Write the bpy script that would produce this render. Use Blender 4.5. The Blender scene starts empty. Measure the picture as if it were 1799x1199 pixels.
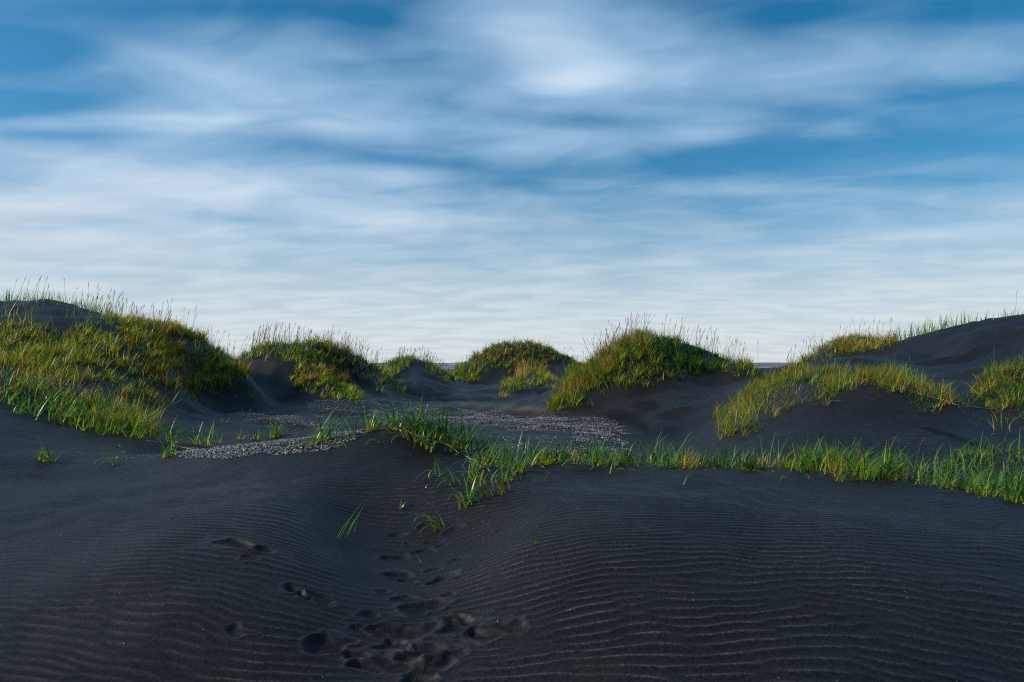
import bpy, math, random
import numpy as np
from mathutils import Vector, Matrix

rng = np.random.default_rng(7)
random.seed(7)
SC = bpy.context.scene
COL = SC.collection

# ------------------------------------------------------------------ camera
CAM_H = 1.6
F = 1200.0        # focal length in photograph pixels (24 mm on full frame)
HOR = 645.0       # picture row of the horizon
cam = bpy.data.cameras.new('camera')
cam.lens = 24.0
cam.sensor_width = 36.0
cam.shift_y = (HOR - 599.5) / 1799.0
cam.clip_start = 0.05
cam.clip_end = 6000
cam_o = bpy.data.objects.new('camera', cam)
COL.objects.link(cam_o)
cam_o.location = (0, 0, CAM_H)
cam_o.rotation_euler = (math.radians(90), 0, 0)
SC.camera = cam_o

# ------------------------------------------------------------------ light
SUN_EL = math.radians(30)
SUN_VEC = Vector((-0.98, -0.16, 0)).normalized() * math.cos(SUN_EL) + Vector((0, 0, math.sin(SUN_EL)))
SUN_ROT = math.atan2(SUN_VEC.x, SUN_VEC.y)
sun = bpy.data.lights.new('sun', 'SUN')
sun.energy = 5.0
sun.angle = math.radians(3.0)
sun.color = (1.0, 0.93, 0.82)
sun_o = bpy.data.objects.new('sun', sun)
COL.objects.link(sun_o)
sun_o.rotation_euler = SUN_VEC.to_track_quat('Z', 'Y').to_euler()
sun_o.location = (-20, 0, 20)

SC.view_settings.view_transform = 'Standard'
SC.view_settings.look = 'None'
SC.view_settings.exposure = 0.0
SC.view_settings.gamma = 1.0
SC.view_settings.use_curve_mapping = False
SC.cycles.use_denoising = False
SC.cycles.pixel_filter_type = 'BLACKMAN_HARRIS'
SC.cycles.filter_width = 1.15
SC.cycles.max_bounces = 6
SC.cycles.transparent_max_bounces = 4
SC.cycles.sample_clamp_indirect = 6


class NT:
    """small helper for node trees"""
    def __init__(self, tree):
        self.t = tree

    def n(self, kind, **kw):
        nd = self.t.nodes.new(kind)
        for k, v in kw.items():
            if k.startswith('i_'):
                key = k[2:]
                key = int(key) if key.isdigit() else key.replace('_', ' ')
                nd.inputs[key].default_value = v
            else:
                setattr(nd, k, v)
        return nd

    def l(self, a, b):
        self.t.links.new(a, b)

    def math(self, op, a, b=None, c=None, clamp=False):
        nd = self.t.nodes.new('ShaderNodeMath')
        nd.operation = op
        nd.use_clamp = clamp
        for i, v in enumerate((a, b, c)):
            if v is None:
                continue
            if isinstance(v, (int, float)):
                nd.inputs[i].default_value = v
            else:
                self.l(v, nd.inputs[i])
        return nd.outputs[0]

    def mix(self, fac, a, b, blend='MIX'):
        nd = self.t.nodes.new('ShaderNodeMix')
        nd.data_type = 'RGBA'
        nd.blend_type = blend
        for s, v in ((0, fac), (6, a), (7, b)):
            if isinstance(v, (int, float)):
                nd.inputs[s].default_value = v
            elif isinstance(v, tuple):
                nd.inputs[s].default_value = (*v, 1.0)[:4]
            else:
                self.l(v, nd.inputs[s])
        return nd.outputs[2]

    def smooth(self, v, lo, hi, a=0.0, b=1.0):
        nd = self.t.nodes.new('ShaderNodeMapRange')
        nd.interpolation_type = 'SMOOTHSTEP'
        self.l(v, nd.inputs[0])
        nd.inputs[1].default_value = lo
        nd.inputs[2].default_value = hi
        nd.inputs[3].default_value = a
        nd.inputs[4].default_value = b
        return nd.outputs[0]


# ------------------------------------------------------------------ sky
world = bpy.data.worlds.new('World')
SC.world = world
world.use_nodes = True
wt = world.node_tree
wt.nodes.clear()
W = NT(wt)
sky = W.n('ShaderNodeTexSky')
sky.sky_type = 'NISHITA'
sky.sun_disc = False
sky.sun_elevation = SUN_EL
sky.sun_rotation = SUN_ROT
sky.air_density = 1.0
sky.dust_density = 0.6
sky.ozone_density = 2.0
SKY_STRENGTH = 0.11
tc = W.n('ShaderNodeTexCoord')
sep = W.n('ShaderNodeSeparateXYZ')
W.l(tc.outputs['Generated'], sep.inputs[0])
dx, dy, dz = sep.outputs
zc = W.math('MAXIMUM', dz, 0.0)
# long-exposure cloud sheet: noise on a plane high above the ground
inv = W.math('DIVIDE', 1.0, W.math('ADD', zc, 0.10))
cx = W.math('MULTIPLY', dx, inv)
cy = W.math('MULTIPLY', dy, inv)
pc = W.n('ShaderNodeCombineXYZ')
W.l(W.math('MULTIPLY', cx, 0.88), pc.inputs[0])
W.l(W.math('ADD', W.math('MULTIPLY', cy, 1.5), W.math('MULTIPLY', cx, 0.12)), pc.inputs[1])
nz = W.n('ShaderNodeTexNoise', i_Scale=1.35, i_Detail=3.0, i_Roughness=0.42, i_Distortion=0.5)
W.l(pc.outputs[0], nz.inputs['Vector'])
nz2 = W.n('ShaderNodeTexNoise', i_Scale=2.9, i_Detail=3.5, i_Roughness=0.5, i_Distortion=0.7)
W.l(pc.outputs[0], nz2.inputs['Vector'])
# direction measured as slopes in front of the viewer, for the larger clouds
ysafe = W.math('MAXIMUM', dy, 0.08)
us = W.math('DIVIDE', dx, ysafe)
vs = W.math('DIVIDE', dz, ysafe)
warp = W.n('ShaderNodeTexNoise', i_Scale=5.0, i_Detail=1.5, i_Roughness=0.5)
wv = W.n('ShaderNodeCombineXYZ')
W.l(W.math('MULTIPLY', us, 0.45), wv.inputs[0])
W.l(W.math('MULTIPLY', vs, 1.5), wv.inputs[1])
W.l(wv.outputs[0], warp.inputs['Vector'])
wsep = W.n('ShaderNodeSeparateXYZ')
W.l(warp.outputs['Color'], wsep.inputs[0])
uw = W.math('ADD', us, W.math('MULTIPLY', W.math('SUBTRACT', wsep.outputs[0], 0.5), 0.10))
vw = W.math('ADD', vs, W.math('MULTIPLY', W.math('SUBTRACT', wsep.outputs[1], 0.5), 0.032))
uv = W.n('ShaderNodeCombineXYZ')
W.l(uw, uv.inputs[0])
W.l(vw, uv.inputs[1])
# (column, row, half width, half height, amount, tilt in degrees)
CLOUDS = [
    (500, 85, 150, 45, .30, -8), (960, 70, 150, 75, .62, -18), (1020, 140, 55, 16, .35, 4),
    (1350, 115, 330, 42, .42, 8), (330, 120, 110, 32, .40, -12), (330, 205, 190, 34, .62, 0),
    (620, 215, 90, 30, .36, -12), (1240, 232, 60, 14, .42, 4), (1040, 245, 190, 26, .34, 6),
    (320, 315, 200, 32, .62, -6), (700, 318, 120, 13, .34, -4), (90, 360, 200, 30, .50, -3), (60, 262, 120, 14, .22, 0),
    (680, 390, 190, 24, .34, 2), (1470, 200, 60, 26, .16, 0), (1350, 335, 100, 12, .14, 4),
    (1400, 440, 420, 9, .20, 5), (130, 430, 260, 20, .25, 0), (200, 90, 120, 30, .14, -10), (820, 160, 120, 60, .18, -10),
    (1600, 120, 240, 34, .22, 8), (1180, 60, 130, 40, .16, 0), (540, 150, 160, 24, .14, -10),
    # thin places
    (0, 40, 260, 110, -.22, 0), (1799, 30, 260, 80, -.26, 0),
    (1500, 270, 430, 90, -.05, 0), (1400, 410, 520, 70, -.16, 0), (900, 470, 500, 60, -.08, 0),
    (20, 180, 170, 22, -.62, 0), (0, 85, 120, 26, -.35, 0), (690, 30, 90, 30, -.22, 0), (400, 10, 160, 22, -.25, 0),
    (1440, 265, 300, 26, -.34, 0), (1799, 240, 150, 45, -.45, 0), (1650, 165, 220, 26, -.26, 4),
    (1300, 175, 190, 14, -.22, -6), (1060, 215, 100, 14, -.30, 0), (620, 268, 110, 14, -.18, -6), (730, 292, 90, 9, -.20, -3),
    (1080, 300, 150, 20, -.26, 0), (1290, 292, 170, 20, -.30, 0), (1660, 315, 160, 16, -.25, 0),
    (880, 325, 70, 16, -.20, 0), (400, 385, 120, 8, -.20, -3), (1350, 20, 170, 26, -.26, 0), (900, 200, 120, 18, -.12, -8),
    (1290, 350, 260, 18, -.16, 3), (1740, 10, 110, 26, -.22, 0), (110, 235, 110, 10, -.28, 0),
]
acc = None
for (px, py, sx, sy, am, ti) in CLOUDS:
    mp = W.n('ShaderNodeMapping')
    mp.vector_type = 'TEXTURE'
    mp.inputs['Location'].default_value = ((px - 900) / F, (HOR - py) / F, 0)
    mp.inputs['Rotation'].default_value = (0, 0, math.radians(ti))
    mp.inputs['Scale'].default_value = (sx / F, sy / F, 1)
    W.l(uv.outputs[0], mp.inputs['Vector'])
    dt = W.n('ShaderNodeVectorMath', operation='DOT_PRODUCT')
    W.l(mp.outputs[0], dt.inputs[0])
    W.l(mp.outputs[0], dt.inputs[1])
    g = W.math('MULTIPLY', W.math('EXPONENT', W.math('MULTIPLY', dt.outputs['Value'], -0.72)), am * (1.15 if am > 0 else (1.0 if px > 900 else 1.35)))
    acc = g if acc is None else W.math('ADD', acc, g)
front = W.smooth(dy, 0.08, 0.5)
acc = W.math('MULTIPLY', acc, front)
# general cover grows towards the horizon
elev = W.smooth(dz, 0.0, 0.42, 1.02, 0.30)
cov = W.math('ADD', elev, acc)
cov = W.math('ADD', cov, W.math('MULTIPLY', W.math('SUBTRACT', nz.outputs['Fac'], 0.5), 0.34))
cov = W.math('ADD', cov, W.math('MULTIPLY', W.math('SUBTRACT', nz2.outputs['Fac'], 0.5), W.smooth(dz, 0.02, 0.30, 0.16, 0.85)))
nz3 = W.n('ShaderNodeTexNoise', i_Scale=7.0, i_Detail=2.5, i_Roughness=0.5, i_Distortion=0.6)
W.l(pc.outputs[0], nz3.inputs['Vector'])
cov = W.math('ADD', cov, W.math('MULTIPLY', W.math('SUBTRACT', nz3.outputs['Fac'], 0.5), W.smooth(dz, 0.06, 0.30, 0.03, 0.17)))
core = W.smooth(cov, 0.72, 1.75)
cov = W.math('MINIMUM', W.math('MAXIMUM', cov, 0.0), 1.15)
cov = W.smooth(cov, -0.15, 1.2)
hs = W.n('ShaderNodeHueSaturation', i_Hue=0.49, i_Saturation=1.5, i_Value=1.0, i_Fac=1.0)
W.l(sky.outputs[0], hs.inputs['Color'])
skc = W.mix(1.0, hs.outputs[0], (SKY_STRENGTH, SKY_STRENGTH, SKY_STRENGTH), 'MULTIPLY')
# cloud colour: whiter low down, bluer above
ccol = W.mix(W.smooth(dz, 0.0, 0.34), (0.66, 0.73, 0.77), (0.35, 0.55, 0.77))
shd = W.n('ShaderNodeTexNoise', i_Scale=2.2, i_Detail=2.0, i_Roughness=0.55, i_Distortion=0.4)
W.l(pc.outputs[0], shd.inputs['Vector'])
ccol = W.mix(1.0, ccol, W.mix(W.smooth(shd.outputs['Fac'], 0.30, 0.70), (0.88, 0.91, 0.94), (1.10, 1.08, 1.05)), 'MULTIPLY')
ccol = W.mix(core, ccol, W.mix(W.smooth(dz, 0.0, 0.34), (0.72, 0.78, 0.81), (0.66, 0.78, 0.91)))
final = W.mix(cov, skc, ccol)
bg = W.n('ShaderNodeBackground', i_Strength=1.0)
W.l(final, bg.inputs['Color'])
wo = W.n('ShaderNodeOutputWorld')
W.l(bg.outputs[0], wo.inputs['Surface'])
world.cycles.sampling_method = 'MANUAL'
world.cycles.sample_map_resolution = 512


# ------------------------------------------------------------------ numpy noise
def _lat(seed, n=256):
    return np.random.default_rng(seed).random((n, n)) * 2 - 1


_LC = {}


def vnoise(x, y, seed=0):
    if seed not in _LC:
        _LC[seed] = _lat(seed + 100)
    t = _LC[seed]
    xi = np.floor(x).astype(np.int64)
    yi = np.floor(y).astype(np.int64)
    fx = x - xi
    fy = y - yi
    fx = fx * fx * fx * (fx * (fx * 6 - 15) + 10)
    fy = fy * fy * fy * (fy * (fy * 6 - 15) + 10)
    a = t[xi & 255, yi & 255]
    b = t[(xi + 1) & 255, yi & 255]
    c = t[xi & 255, (yi + 1) & 255]
    d = t[(xi + 1) & 255, (yi + 1) & 255]
    return (a * (1 - fx) + b * fx) * (1 - fy) + (c * (1 - fx) + d * fx) * fy


def fbm(x, y, seed=0, octv=4, gain=0.5):
    s = 0
    a = 1.0
    tot = 0
    for k in range(octv):
        s = s + a * vnoise(x * 2 ** k + 13.1 * k, y * 2 ** k + 7.7 * k, seed + k)
        tot += a
        a *= gain
    return s / tot


def sstep(a, b, x):
    t = np.clip((x - a) / (b - a), 0, 1)
    return t * t * (3 - 2 * t)


# ------------------------------------------------------------------ terrain
# survey points: (column, row, distance) seen in the photograph; crest points also get a point behind them
P = []


def pt(px, py, Y):
    P.append((px, math.log(Y), CAM_H - (py - HOR) / F * Y))


def pz(px, z, Y):
    P.append((px, math.log(Y), z))


def crest(pts, back=1.10, drop=0.35, back2=1.3, floor=0.1):
    for (px, py, Y) in pts:
        pt(px, py, Y)
        z = CAM_H - (py - HOR) / F * Y
        pz(px, z - drop, Y * back)
        if back2:
            pz(px, floor, Y * back2)


# near sand, under and around the viewer
for px in (-700, -300, 100, 500, 900, 1300, 1700, 2100, 2500):
    pz(px, 0.06, 1.2)
for p in [(0, 1199, 3.0), (-400, 1199, 2.8), (300, 1199, 3.08), (560, 1199, 3.16), (760, 1199, 3.2), (1000, 1199, 3.15), (1400, 1199, 3.04), (1799, 1199, 3.25), (2200, 1199, 3.25),
          (0, 1020, 4.02), (300, 1020, 3.92), (530, 1030, 4.12), (720, 1040, 4.5), (960, 1020, 4.12), (1250, 1010, 4.05), (1799, 1030, 4.1), (2200, 1040, 4.4), (1500, 1020, 4.0),
          (0, 900, 6.0), (-400, 870, 6.6), (200, 885, 6.0), (400, 880, 5.8), (560, 890, 5.95), (500, 885, 5.65), (640, 925, 5.95), (760, 930, 5.85), (860, 935, 5.45), (960, 905, 5.3), (1000, 890, 5.5), (1200, 900, 5.3), (1500, 910, 5.2),
          (1799, 940, 5.0), (2200, 960, 5.1),
          (100, 832, 8.4), (0, 800, 8.8), (-400, 760, 9.2), (250, 822, 8.5), (400, 822, 7.8), (520, 820, 7.45), (620, 815, 7.3), (740, 850, 6.8), (800, 870, 6.45), (850, 850, 6.7), (930, 845, 6.7),
          (1050, 840, 7.2), (1300, 845, 6.9), (1600, 868, 6.7), (1450, 855, 7.0),
          (0, 755, 10.3), (100, 785, 10.2), (200, 800, 9.8), (760, 800, 7.8), (830, 822, 7.4), (880, 838, 7.1)]:
    pt(*p)
# front crest
crest([(300, 795, 9.6), (400, 785, 9.5), (500, 775, 9.2), (600, 762, 8.9), (660, 755, 8.6), (710, 752, 8.4), (760, 768, 8.3)], 1.16, 0.32, 1.5, 0.08)
crest([(820, 797, 8.2), (880, 818, 8.0), (940, 816, 7.9)], 1.2, 0.22, 1.6, 0.05)
crest([(1000, 813, 8.0), (1060, 815, 8.0), (1150, 817, 8.0), (1250, 819, 8.0), (1350, 823, 7.9), (1450, 829, 7.8)], 1.16, 0.2, None)
crest([(1550, 838, 7.6), (1650, 853, 7.3), (1799, 880, 6.8), (1950, 905, 6.5), (2200, 930, 6.4)], 1.16, 0.12, None)
# left bank
for p in [(-400, 640, 12.5), (0, 712, 12.0), (60, 735, 12.0), (120, 750, 12.0), (200, 766, 11.9), (270, 772, 11.8), (330, 768, 13.0)]:
    pt(*p)
# big left dune
crest([(-500, 500, 24), (-200, 520, 25), (0, 534, 26), (80, 530, 26), (130, 538, 26), (180, 556, 26.5)], 1.12, 0.3, 1.5, 0.2)
crest([(230, 573, 26.5), (290, 574, 26.5), (335, 594, 27), (375, 615, 27), (410, 632, 27)], 1.1, 0.4, 1.35, 0.1)
for p in [(0, 590, 20), (100, 590, 21), (0, 650, 15.2), (100, 665, 15.4), (200, 700, 15.5), (200, 630, 20), (300, 640, 22), (290, 708, 18.5), (350, 702, 22), (400, 690, 24), (430, 660, 25), (-300, 590, 17),
          (300, 745, 15.5), (380, 738, 18.5)]:
    pt(*p)
# second dune with the sand face and two grass tongues
crest([(450, 616, 35), (500, 612, 35), (570, 608, 35), (620, 628, 36), (655, 650, 37)], 1.1, 0.5, 1.35, 0)
for p in [(440, 632, 31), (490, 632, 30.5), (530, 640, 30.5), (450, 680, 27.5), (480, 708, 25.5), (520, 690, 28), (565, 660, 31), (600, 685, 29), (642, 706, 27), (580, 712, 25.5), (610, 655, 34),
          (650, 680, 33), (712, 693, 36), (690, 672, 37)]:
    pt(*p)
# small pointed dune
crest([(675, 648, 48), (705, 634, 48), (740, 634, 48), (770, 652, 48)], 1.1, 0.5, 1.3, 0)
for p in [(730, 648, 45), (735, 668, 40.5), (690, 690, 38), (760, 699, 35), (800, 697, 37), (775, 672, 44), (795, 668, 50)]:
    pt(*p)
# far round dune
crest([(800, 655, 72), (835, 628, 73), (870, 611, 74), (905, 606, 74), (950, 614, 74), (990, 630, 74), (1030, 648, 72)], 1.1, 0.8, 1.3, 0)
for p in [(790, 669, 66), (850, 672, 64), (890, 668, 64), (880, 640, 69), (950, 645, 69), (1000, 668, 62)]:
    pt(*p)
# knoll in front of it
crest([(900, 668, 43), (925, 652, 44), (955, 655, 44), (985, 672, 43)], 1.1, 0.4, 1.25, 0)
for p in [(880, 696, 37), (940, 683, 39), (945, 700, 35), (985, 702, 35), (1010, 690, 38), (1020, 672, 42)]:
    pt(*p)
# right-centre dune
crest([(1015, 668, 29), (1050, 638, 28), (1085, 610, 27.5), (1120, 596, 27), (1165, 601, 27), (1205, 609, 27), (1250, 624, 27.5), (1300, 650, 28), (1330, 658, 28)], 1.1, 0.5, 1.35, 0)
for p in [(970, 718, 24), (1010, 735, 20.5), (1060, 700, 23.5), (1150, 672, 24), (1220, 658, 25), (1100, 747, 18.5), (1180, 740, 18), (1200, 700, 21), (1250, 758, 16), (1270, 700, 20), (1140, 712, 20.5)]:
    pt(*p)
# arched dune on the right with its own sand face
for p in [(1275, 735, 15), (1320, 700, 16), (1360, 678, 17), (1400, 662, 18), (1450, 664, 16), (1500, 668, 14.5), (1550, 668, 14), (1600, 680, 13.7), (1650, 697, 13.2), (1700, 716, 12.8),
          (1500, 725, 12.2), (1420, 740, 12), (1600, 735, 11.9), (1500, 783, 10.4), (1350, 785, 10.6), (1650, 790, 10.2), (1230, 785, 12), (1720, 760, 11.2), (1799, 790, 10.2), (1799, 840, 8.6)]:
    pt(*p)
for p in [(1410, 640, 20.5), (1440, 635, 21), (1480, 633, 20.5), (1530, 628, 20.5)]:
    pt(*p)
for px in (1450, 1520, 1580):
    pt(px, 652, 17.2)
crest([(1420, 634, 29), (1450, 612, 30), (1500, 597, 30.5), (1545, 600, 30)], 1.1, 0.5, 1.35, 0)
pt(1450, 630, 26)
pt(1500, 622, 26)
# big bare dune on the right
crest([(1570, 606, 27), (1610, 592, 27), (1650, 582, 27), (1700, 575, 26), (1750, 566, 25), (1799, 558, 24), (2000, 530, 23), (2300, 540, 23)], 1.1, 0.3, 1.5, 0.3)
for p in [(1580, 635, 22), (1650, 640, 19.5), (1700, 625, 20), (1700, 685, 15.5), (1740, 722, 13), (1799, 722, 12.8), (1799, 655, 15), (1760, 656, 15.4), (1799, 615, 18.5), (2000, 700, 13), (2100, 600, 17)]:
    pt(*p)
# flat floor between the dunes
for p in [(500, 22, 0.0), (560, 19, 0.05), (420, 20, 0.2), (650, 24, 0.0), (760, 28, 0), (850, 33, 0), (860, 22, 0.02), (940, 20, 0.04), (1000, 16.5, 0.05), (900, 14, 0.04), (1100, 14, 0.05), (1160, 12.2, 0.1),
          (700, 15, 0.05), (620, 14.5, 0.05), (480, 14.5, 0.1), (860, 45, 0), (840, 55, 0)]:
    pz(p[0], p[2], p[1])
for px in (-600, -200, 200, 500, 780, 900, 1100, 1330, 1600, 2000, 2400):
    for Y in (105, 180, 400):
        pz(px, 0.0, Y)
pz(780, 0, 80)
pz(1340, 0, 60)
pz(1340, 0.1, 40)

PA = np.array(P)
SX, SY = 1 / 260.0, 3.2
cxp = PA[:, 0] * SX
cyp = PA[:, 1] * SY
n = len(P)


def tps(r2):
    return 0.5 * r2 * np.log(r2 + 1e-9)


r2 = (cxp[:, None] - cxp[None]) ** 2 + (cyp[:, None] - cyp[None]) ** 2
A = np.zeros((n + 3, n + 3))
A[:n, :n] = tps(r2) + np.eye(n) * 0.004
A[:n, n] = 1
A[:n, n + 1] = cxp
A[:n, n + 2] = cyp
A[n:, :n] = A[:n, n:].T
rhs = np.zeros(n + 3)
rhs[:n] = PA[:, 2]
WTS = np.linalg.solve(A, rhs)

# Coarse table of the large forms, looked up bilinearly (bicubic-smooth enough at this pitch)
TU = np.linspace(-1.32, 1.32, 500)
TL = np.linspace(math.log(1.15), math.log(950), 560)
gx = (TU[None, :] * F + 900) * SX + 0 * TL[:, None]
gy = TL[:, None] * SY + 0 * TU[None, :]
TAB = WTS[n] + WTS[n + 1] * gx + WTS[n + 2] * gy
for k in range(n):
    rr = (gx - cxp[k]) ** 2 + (gy - cyp[k]) ** 2
    TAB += WTS[k] * tps(rr)
YY = np.exp(TL)[:, None]
far_f = sstep(90, 130, YY)
TAB = TAB * (1 - far_f)
TAB = np.maximum(TAB, -0.12 + 0.1 * np.tanh(TAB))


def cub(t):
    return ((-0.5 * t ** 3 + t ** 2 - 0.5 * t), (1.5 * t ** 3 - 2.5 * t ** 2 + 1), (-1.5 * t ** 3 + 2 * t ** 2 + 0.5 * t), (0.5 * t ** 3 - 0.5 * t ** 2))


def base_h(x, Y):
    u = x / Y
    a = np.clip((u - TU[0]) / (TU[1] - TU[0]), 1, len(TU) - 3.001)
    b = np.clip((np.log(Y) - TL[0]) / (TL[1] - TL[0]), 1, len(TL) - 3.001)
    i = a.astype(int)
    j = b.astype(int)
    wa = cub(a - i)
    wb = cub(b - j)
    s = 0
    for q in range(4):
        for r in range(4):
            s = s + wb[q] * wa[r] * TAB[j + q - 1, i + r - 1]
    return s


def mid_h(x, Y):
    """base plus medium unevenness (no ripples)"""
    h = base_h(x, Y)
    s = sstep(9, 20, Y)
    for (ua_, ya, za, ub_, yb, zb, sl) in ((727, 44, 1.52, 742, 36, 0.05, 0.55), (937, 40, 0.62, 946, 35, 0.02, 0.5)):
        t = np.clip((ya - Y) / (ya - yb), -0.6, 1.3)
        xr = ((ua_ + (ub_ - ua_) * t) - 900) / F * Y
        ridge = np.where(t > 0, za + (zb - za) * t, za + 1.6 * t)
        roof = ridge - sl * np.abs(x - xr) ** 1.0
        h = np.where(roof > h, roof, h)
    h = h + (0.035 * fbm(x * 0.9, Y * 0.9, 3, 3)) * (1 - s * 0.2)
    h = h + s * 0.16 * fbm(x * 0.45, Y * 0.45, 11, 4)
    h = h + sstep(11, 15, Y) * sstep(60, 35, Y) * 0.09 * (0.2 - np.abs(fbm(x * 0.8 + Y * 0.3, Y * 0.9, 17, 3)))
    h = h + s * 0.40 * (0.22 - np.abs(fbm(x * 0.26 + Y * 0.12, Y * 0.30 - x * 0.05, 15, 3)))
    h = h + sstep(35, 70, Y) * 0.25 * fbm(x * 0.2, Y * 0.2, 21, 3)
    return h


def hit(px, py, y0=2.6, y1=120):
    """ground point seen at a picture position (march from the viewer outward)"""
    Y = np.exp(np.linspace(math.log(y0), math.log(y1), 2400))
    x = (px - 900) / F * Y
    ray = CAM_H - (py - HOR) / F * Y
    h = mid_h(x, Y)
    k = np.argmax(h >= ray)
    if h[k] < ray[k]:
        k = len(Y) - 1
    return float(x[k]), float(Y[k])


FOOT = [(420, 957, .20), (468, 965, .16), (445, 985, .10), (512, 1032, .16), (568, 1054, .16), (540, 1045, .12), (583, 1132, .20), (640, 1110, .10), (700, 982, .16), (735, 972, .13),
        (693, 1010, .17), (725, 1022, .10), (782, 1016, .19), (650, 1080, .13), (748, 1068, .24), (715, 1112, .22), (806, 1098, .25), (880, 1110, .2), (700, 1165, .22), (772, 1165, .2),
        (745, 925, .16), (790, 935, .15), (762, 952, .14), (700, 940, .12), (800, 985, .13), (730, 1195, .2), (760, 1000, .12), (668, 1040, .12), (700, 1050, .12), (790, 1045, .12), (835, 1085, .14), (745, 1140, .18), (690, 1135, .14), (800, 1150, .15), (770, 960, .12), (720, 955, .11), (640, 1150, .12), (850, 1120, .13), (655, 830, .12), (716, 805, .08), (430, 1110, .1)]
FP = []
for (px, py, r) in FOOT:
    x0, y0 = hit(px, py)
    FP.append((x0, y0, r * 0.60))


def ripples(x, Y, h):
    """wind ripples: phase of a narrow-band complex field, so that crests fork and join"""
    g = np.random.default_rng(5)
    wx = x + 0.25 * fbm(x * 0.35, Y * 0.35, 31, 2)
    wy = Y + 0.36 * fbm(x * 0.28 + 5, Y * 0.28, 35, 2) + 0.07 * fbm(x * 1.6, Y * 1.6, 37, 2)
    z = np.zeros(x.shape, complex)
    lam = 0.074
    for k in range(26):
        kk = 2 * math.pi / lam * (1 + g.normal(0, 0.11))
        th = g.normal(0, 0.12)
        z += np.exp(1j * (kk * (math.sin(th) * wx + math.cos(th) * wy) + g.random() * 6.28))
    amp = np.tanh(np.abs(z) / 2.8)
    ph = np.angle(z)
    prof = np.cos(ph + 0.45 * np.sin(ph))
    prof = np.where(prof > 0, prof ** 1.5, prof * 0.75)
    return prof * amp


def detail_h(x, Y):
    h = mid_h(x, Y)
    foot = np.zeros_like(h)
    supp = np.zeros_like(h)
    near = (Y < 9)
    xn, yn = x[near], Y[near]
    wxn = xn + 0.10 * fbm(xn * 5, yn * 6, 51, 3)
    wyn = yn + 0.08 * fbm(xn * 5 + 9, yn * 6, 53, 3)
    f = np.zeros_like(xn)
    sp = np.zeros_like(xn)
    rm = np.zeros_like(xn)
    for k, (x0, y0, r) in enumerate(FP):
        a = math.radians(25 * math.sin(k * 2.3))
        dx_ = (wxn - x0) * math.cos(a) + (wyn - y0) * math.sin(a)
        dy_ = -(wxn - x0) * math.sin(a) + (wyn - y0) * math.cos(a)
        d = np.sqrt((dx_ / (r * 1.0)) ** 2 + (dy_ / (r * 0.78)) ** 2)
        d2 = np.sqrt(((dx_ - r * 0.85 * math.cos(k * 1.9)) / (r * 0.62)) ** 2 + ((dy_ + r * 0.35) / (r * 0.5)) ** 2)
        d = np.minimum(d, d2) if r > 0.09 else d
        f -= r * 0.22 * np.exp(-(d / 0.82) ** 2.8)
        f += r * 0.085 * np.exp(-((d - 1.08) / 0.2) ** 2)
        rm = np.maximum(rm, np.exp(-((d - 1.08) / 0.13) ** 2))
        sp = np.maximum(sp, np.exp(-(d / 1.5) ** 2))
    foot[near] = f
    supp[near] = sp
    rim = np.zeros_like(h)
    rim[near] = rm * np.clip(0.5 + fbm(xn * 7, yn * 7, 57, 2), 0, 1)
    m = sstep(14, 11, Y)
    # smooth, trodden strip down the middle
    lane = np.exp(-((x / Y * F + 900 - 640 - (5 - Y) * 15) / 120) ** 2) * sstep(6.2, 5, Y)
    patch = 0.72 + 0.5 * fbm(x * 0.5 + 3, Y * 0.5, 61, 3)
    amp = 0.0058 * m * np.clip(patch, 0.75, 1.2) * (1 - 0.85 * supp) * (1 - 0.4 * lane)
    rip = np.zeros_like(h)
    sel = Y < 14
    rip[sel] = ripples(x[sel], Y[sel], h[sel])
    return h + foot + amp * rip, np.clip(rip * amp / 0.0056, 0, 1) ** 3.5 + 0.40 * rim  # second value: sheen to paint along ripple crests and footprint rims


def rows():
    a = np.exp(np.arange(math.log(1.2), math.log(2.7), 0.02))
    b = np.exp(np.arange(math.log(2.7), math.log(12.5), 0.0026))
    c = np.exp(np.arange(math.log(12.5), math.log(95), 0.0115))
    d = np.exp(np.arange(math.log(95), math.log(900), 0.05))
    return np.concatenate([a, b, c, d])


RY = rows()
RU = np.concatenate([np.linspace(-1.28, -0.80, 50)[:-1], np.linspace(-0.80, 0.80, 520), np.linspace(0.80, 1.28, 50)[1:]])
GU, GYY = np.meshgrid(RU, RY)
GX = GU * GYY
GZ, SHEEN = detail_h(GX, GYY)
NR, NC = GZ.shape


def inpoly(px, py, poly):
    poly = np.array(poly, float)
    c = np.zeros(np.shape(px), bool)
    j = len(poly) - 1
    for i in range(len(poly)):
        xi, yi = poly[i]
        xj, yj = poly[j]
        if yi != yj:
            t = ((yi > py) != (yj > py)) & (px < (xj - xi) * (py - yi) / (yj - yi) + xi)
            c ^= t
        j = i
    return c


def smooth2(a, k):
    for _ in range(k):
        b = a.copy()
        b[1:-1] = (a[:-2] + 2 * a[1:-1] + a[2:]) / 4
        a = b.copy()
        a[:, 1:-1] = (b[:, :-2] + 2 * b[:, 1:-1] + b[:, 2:]) / 4
    return a


GPX = GU * F + 900
GPY = HOR + (CAM_H - GZ) / GYY * F
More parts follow.
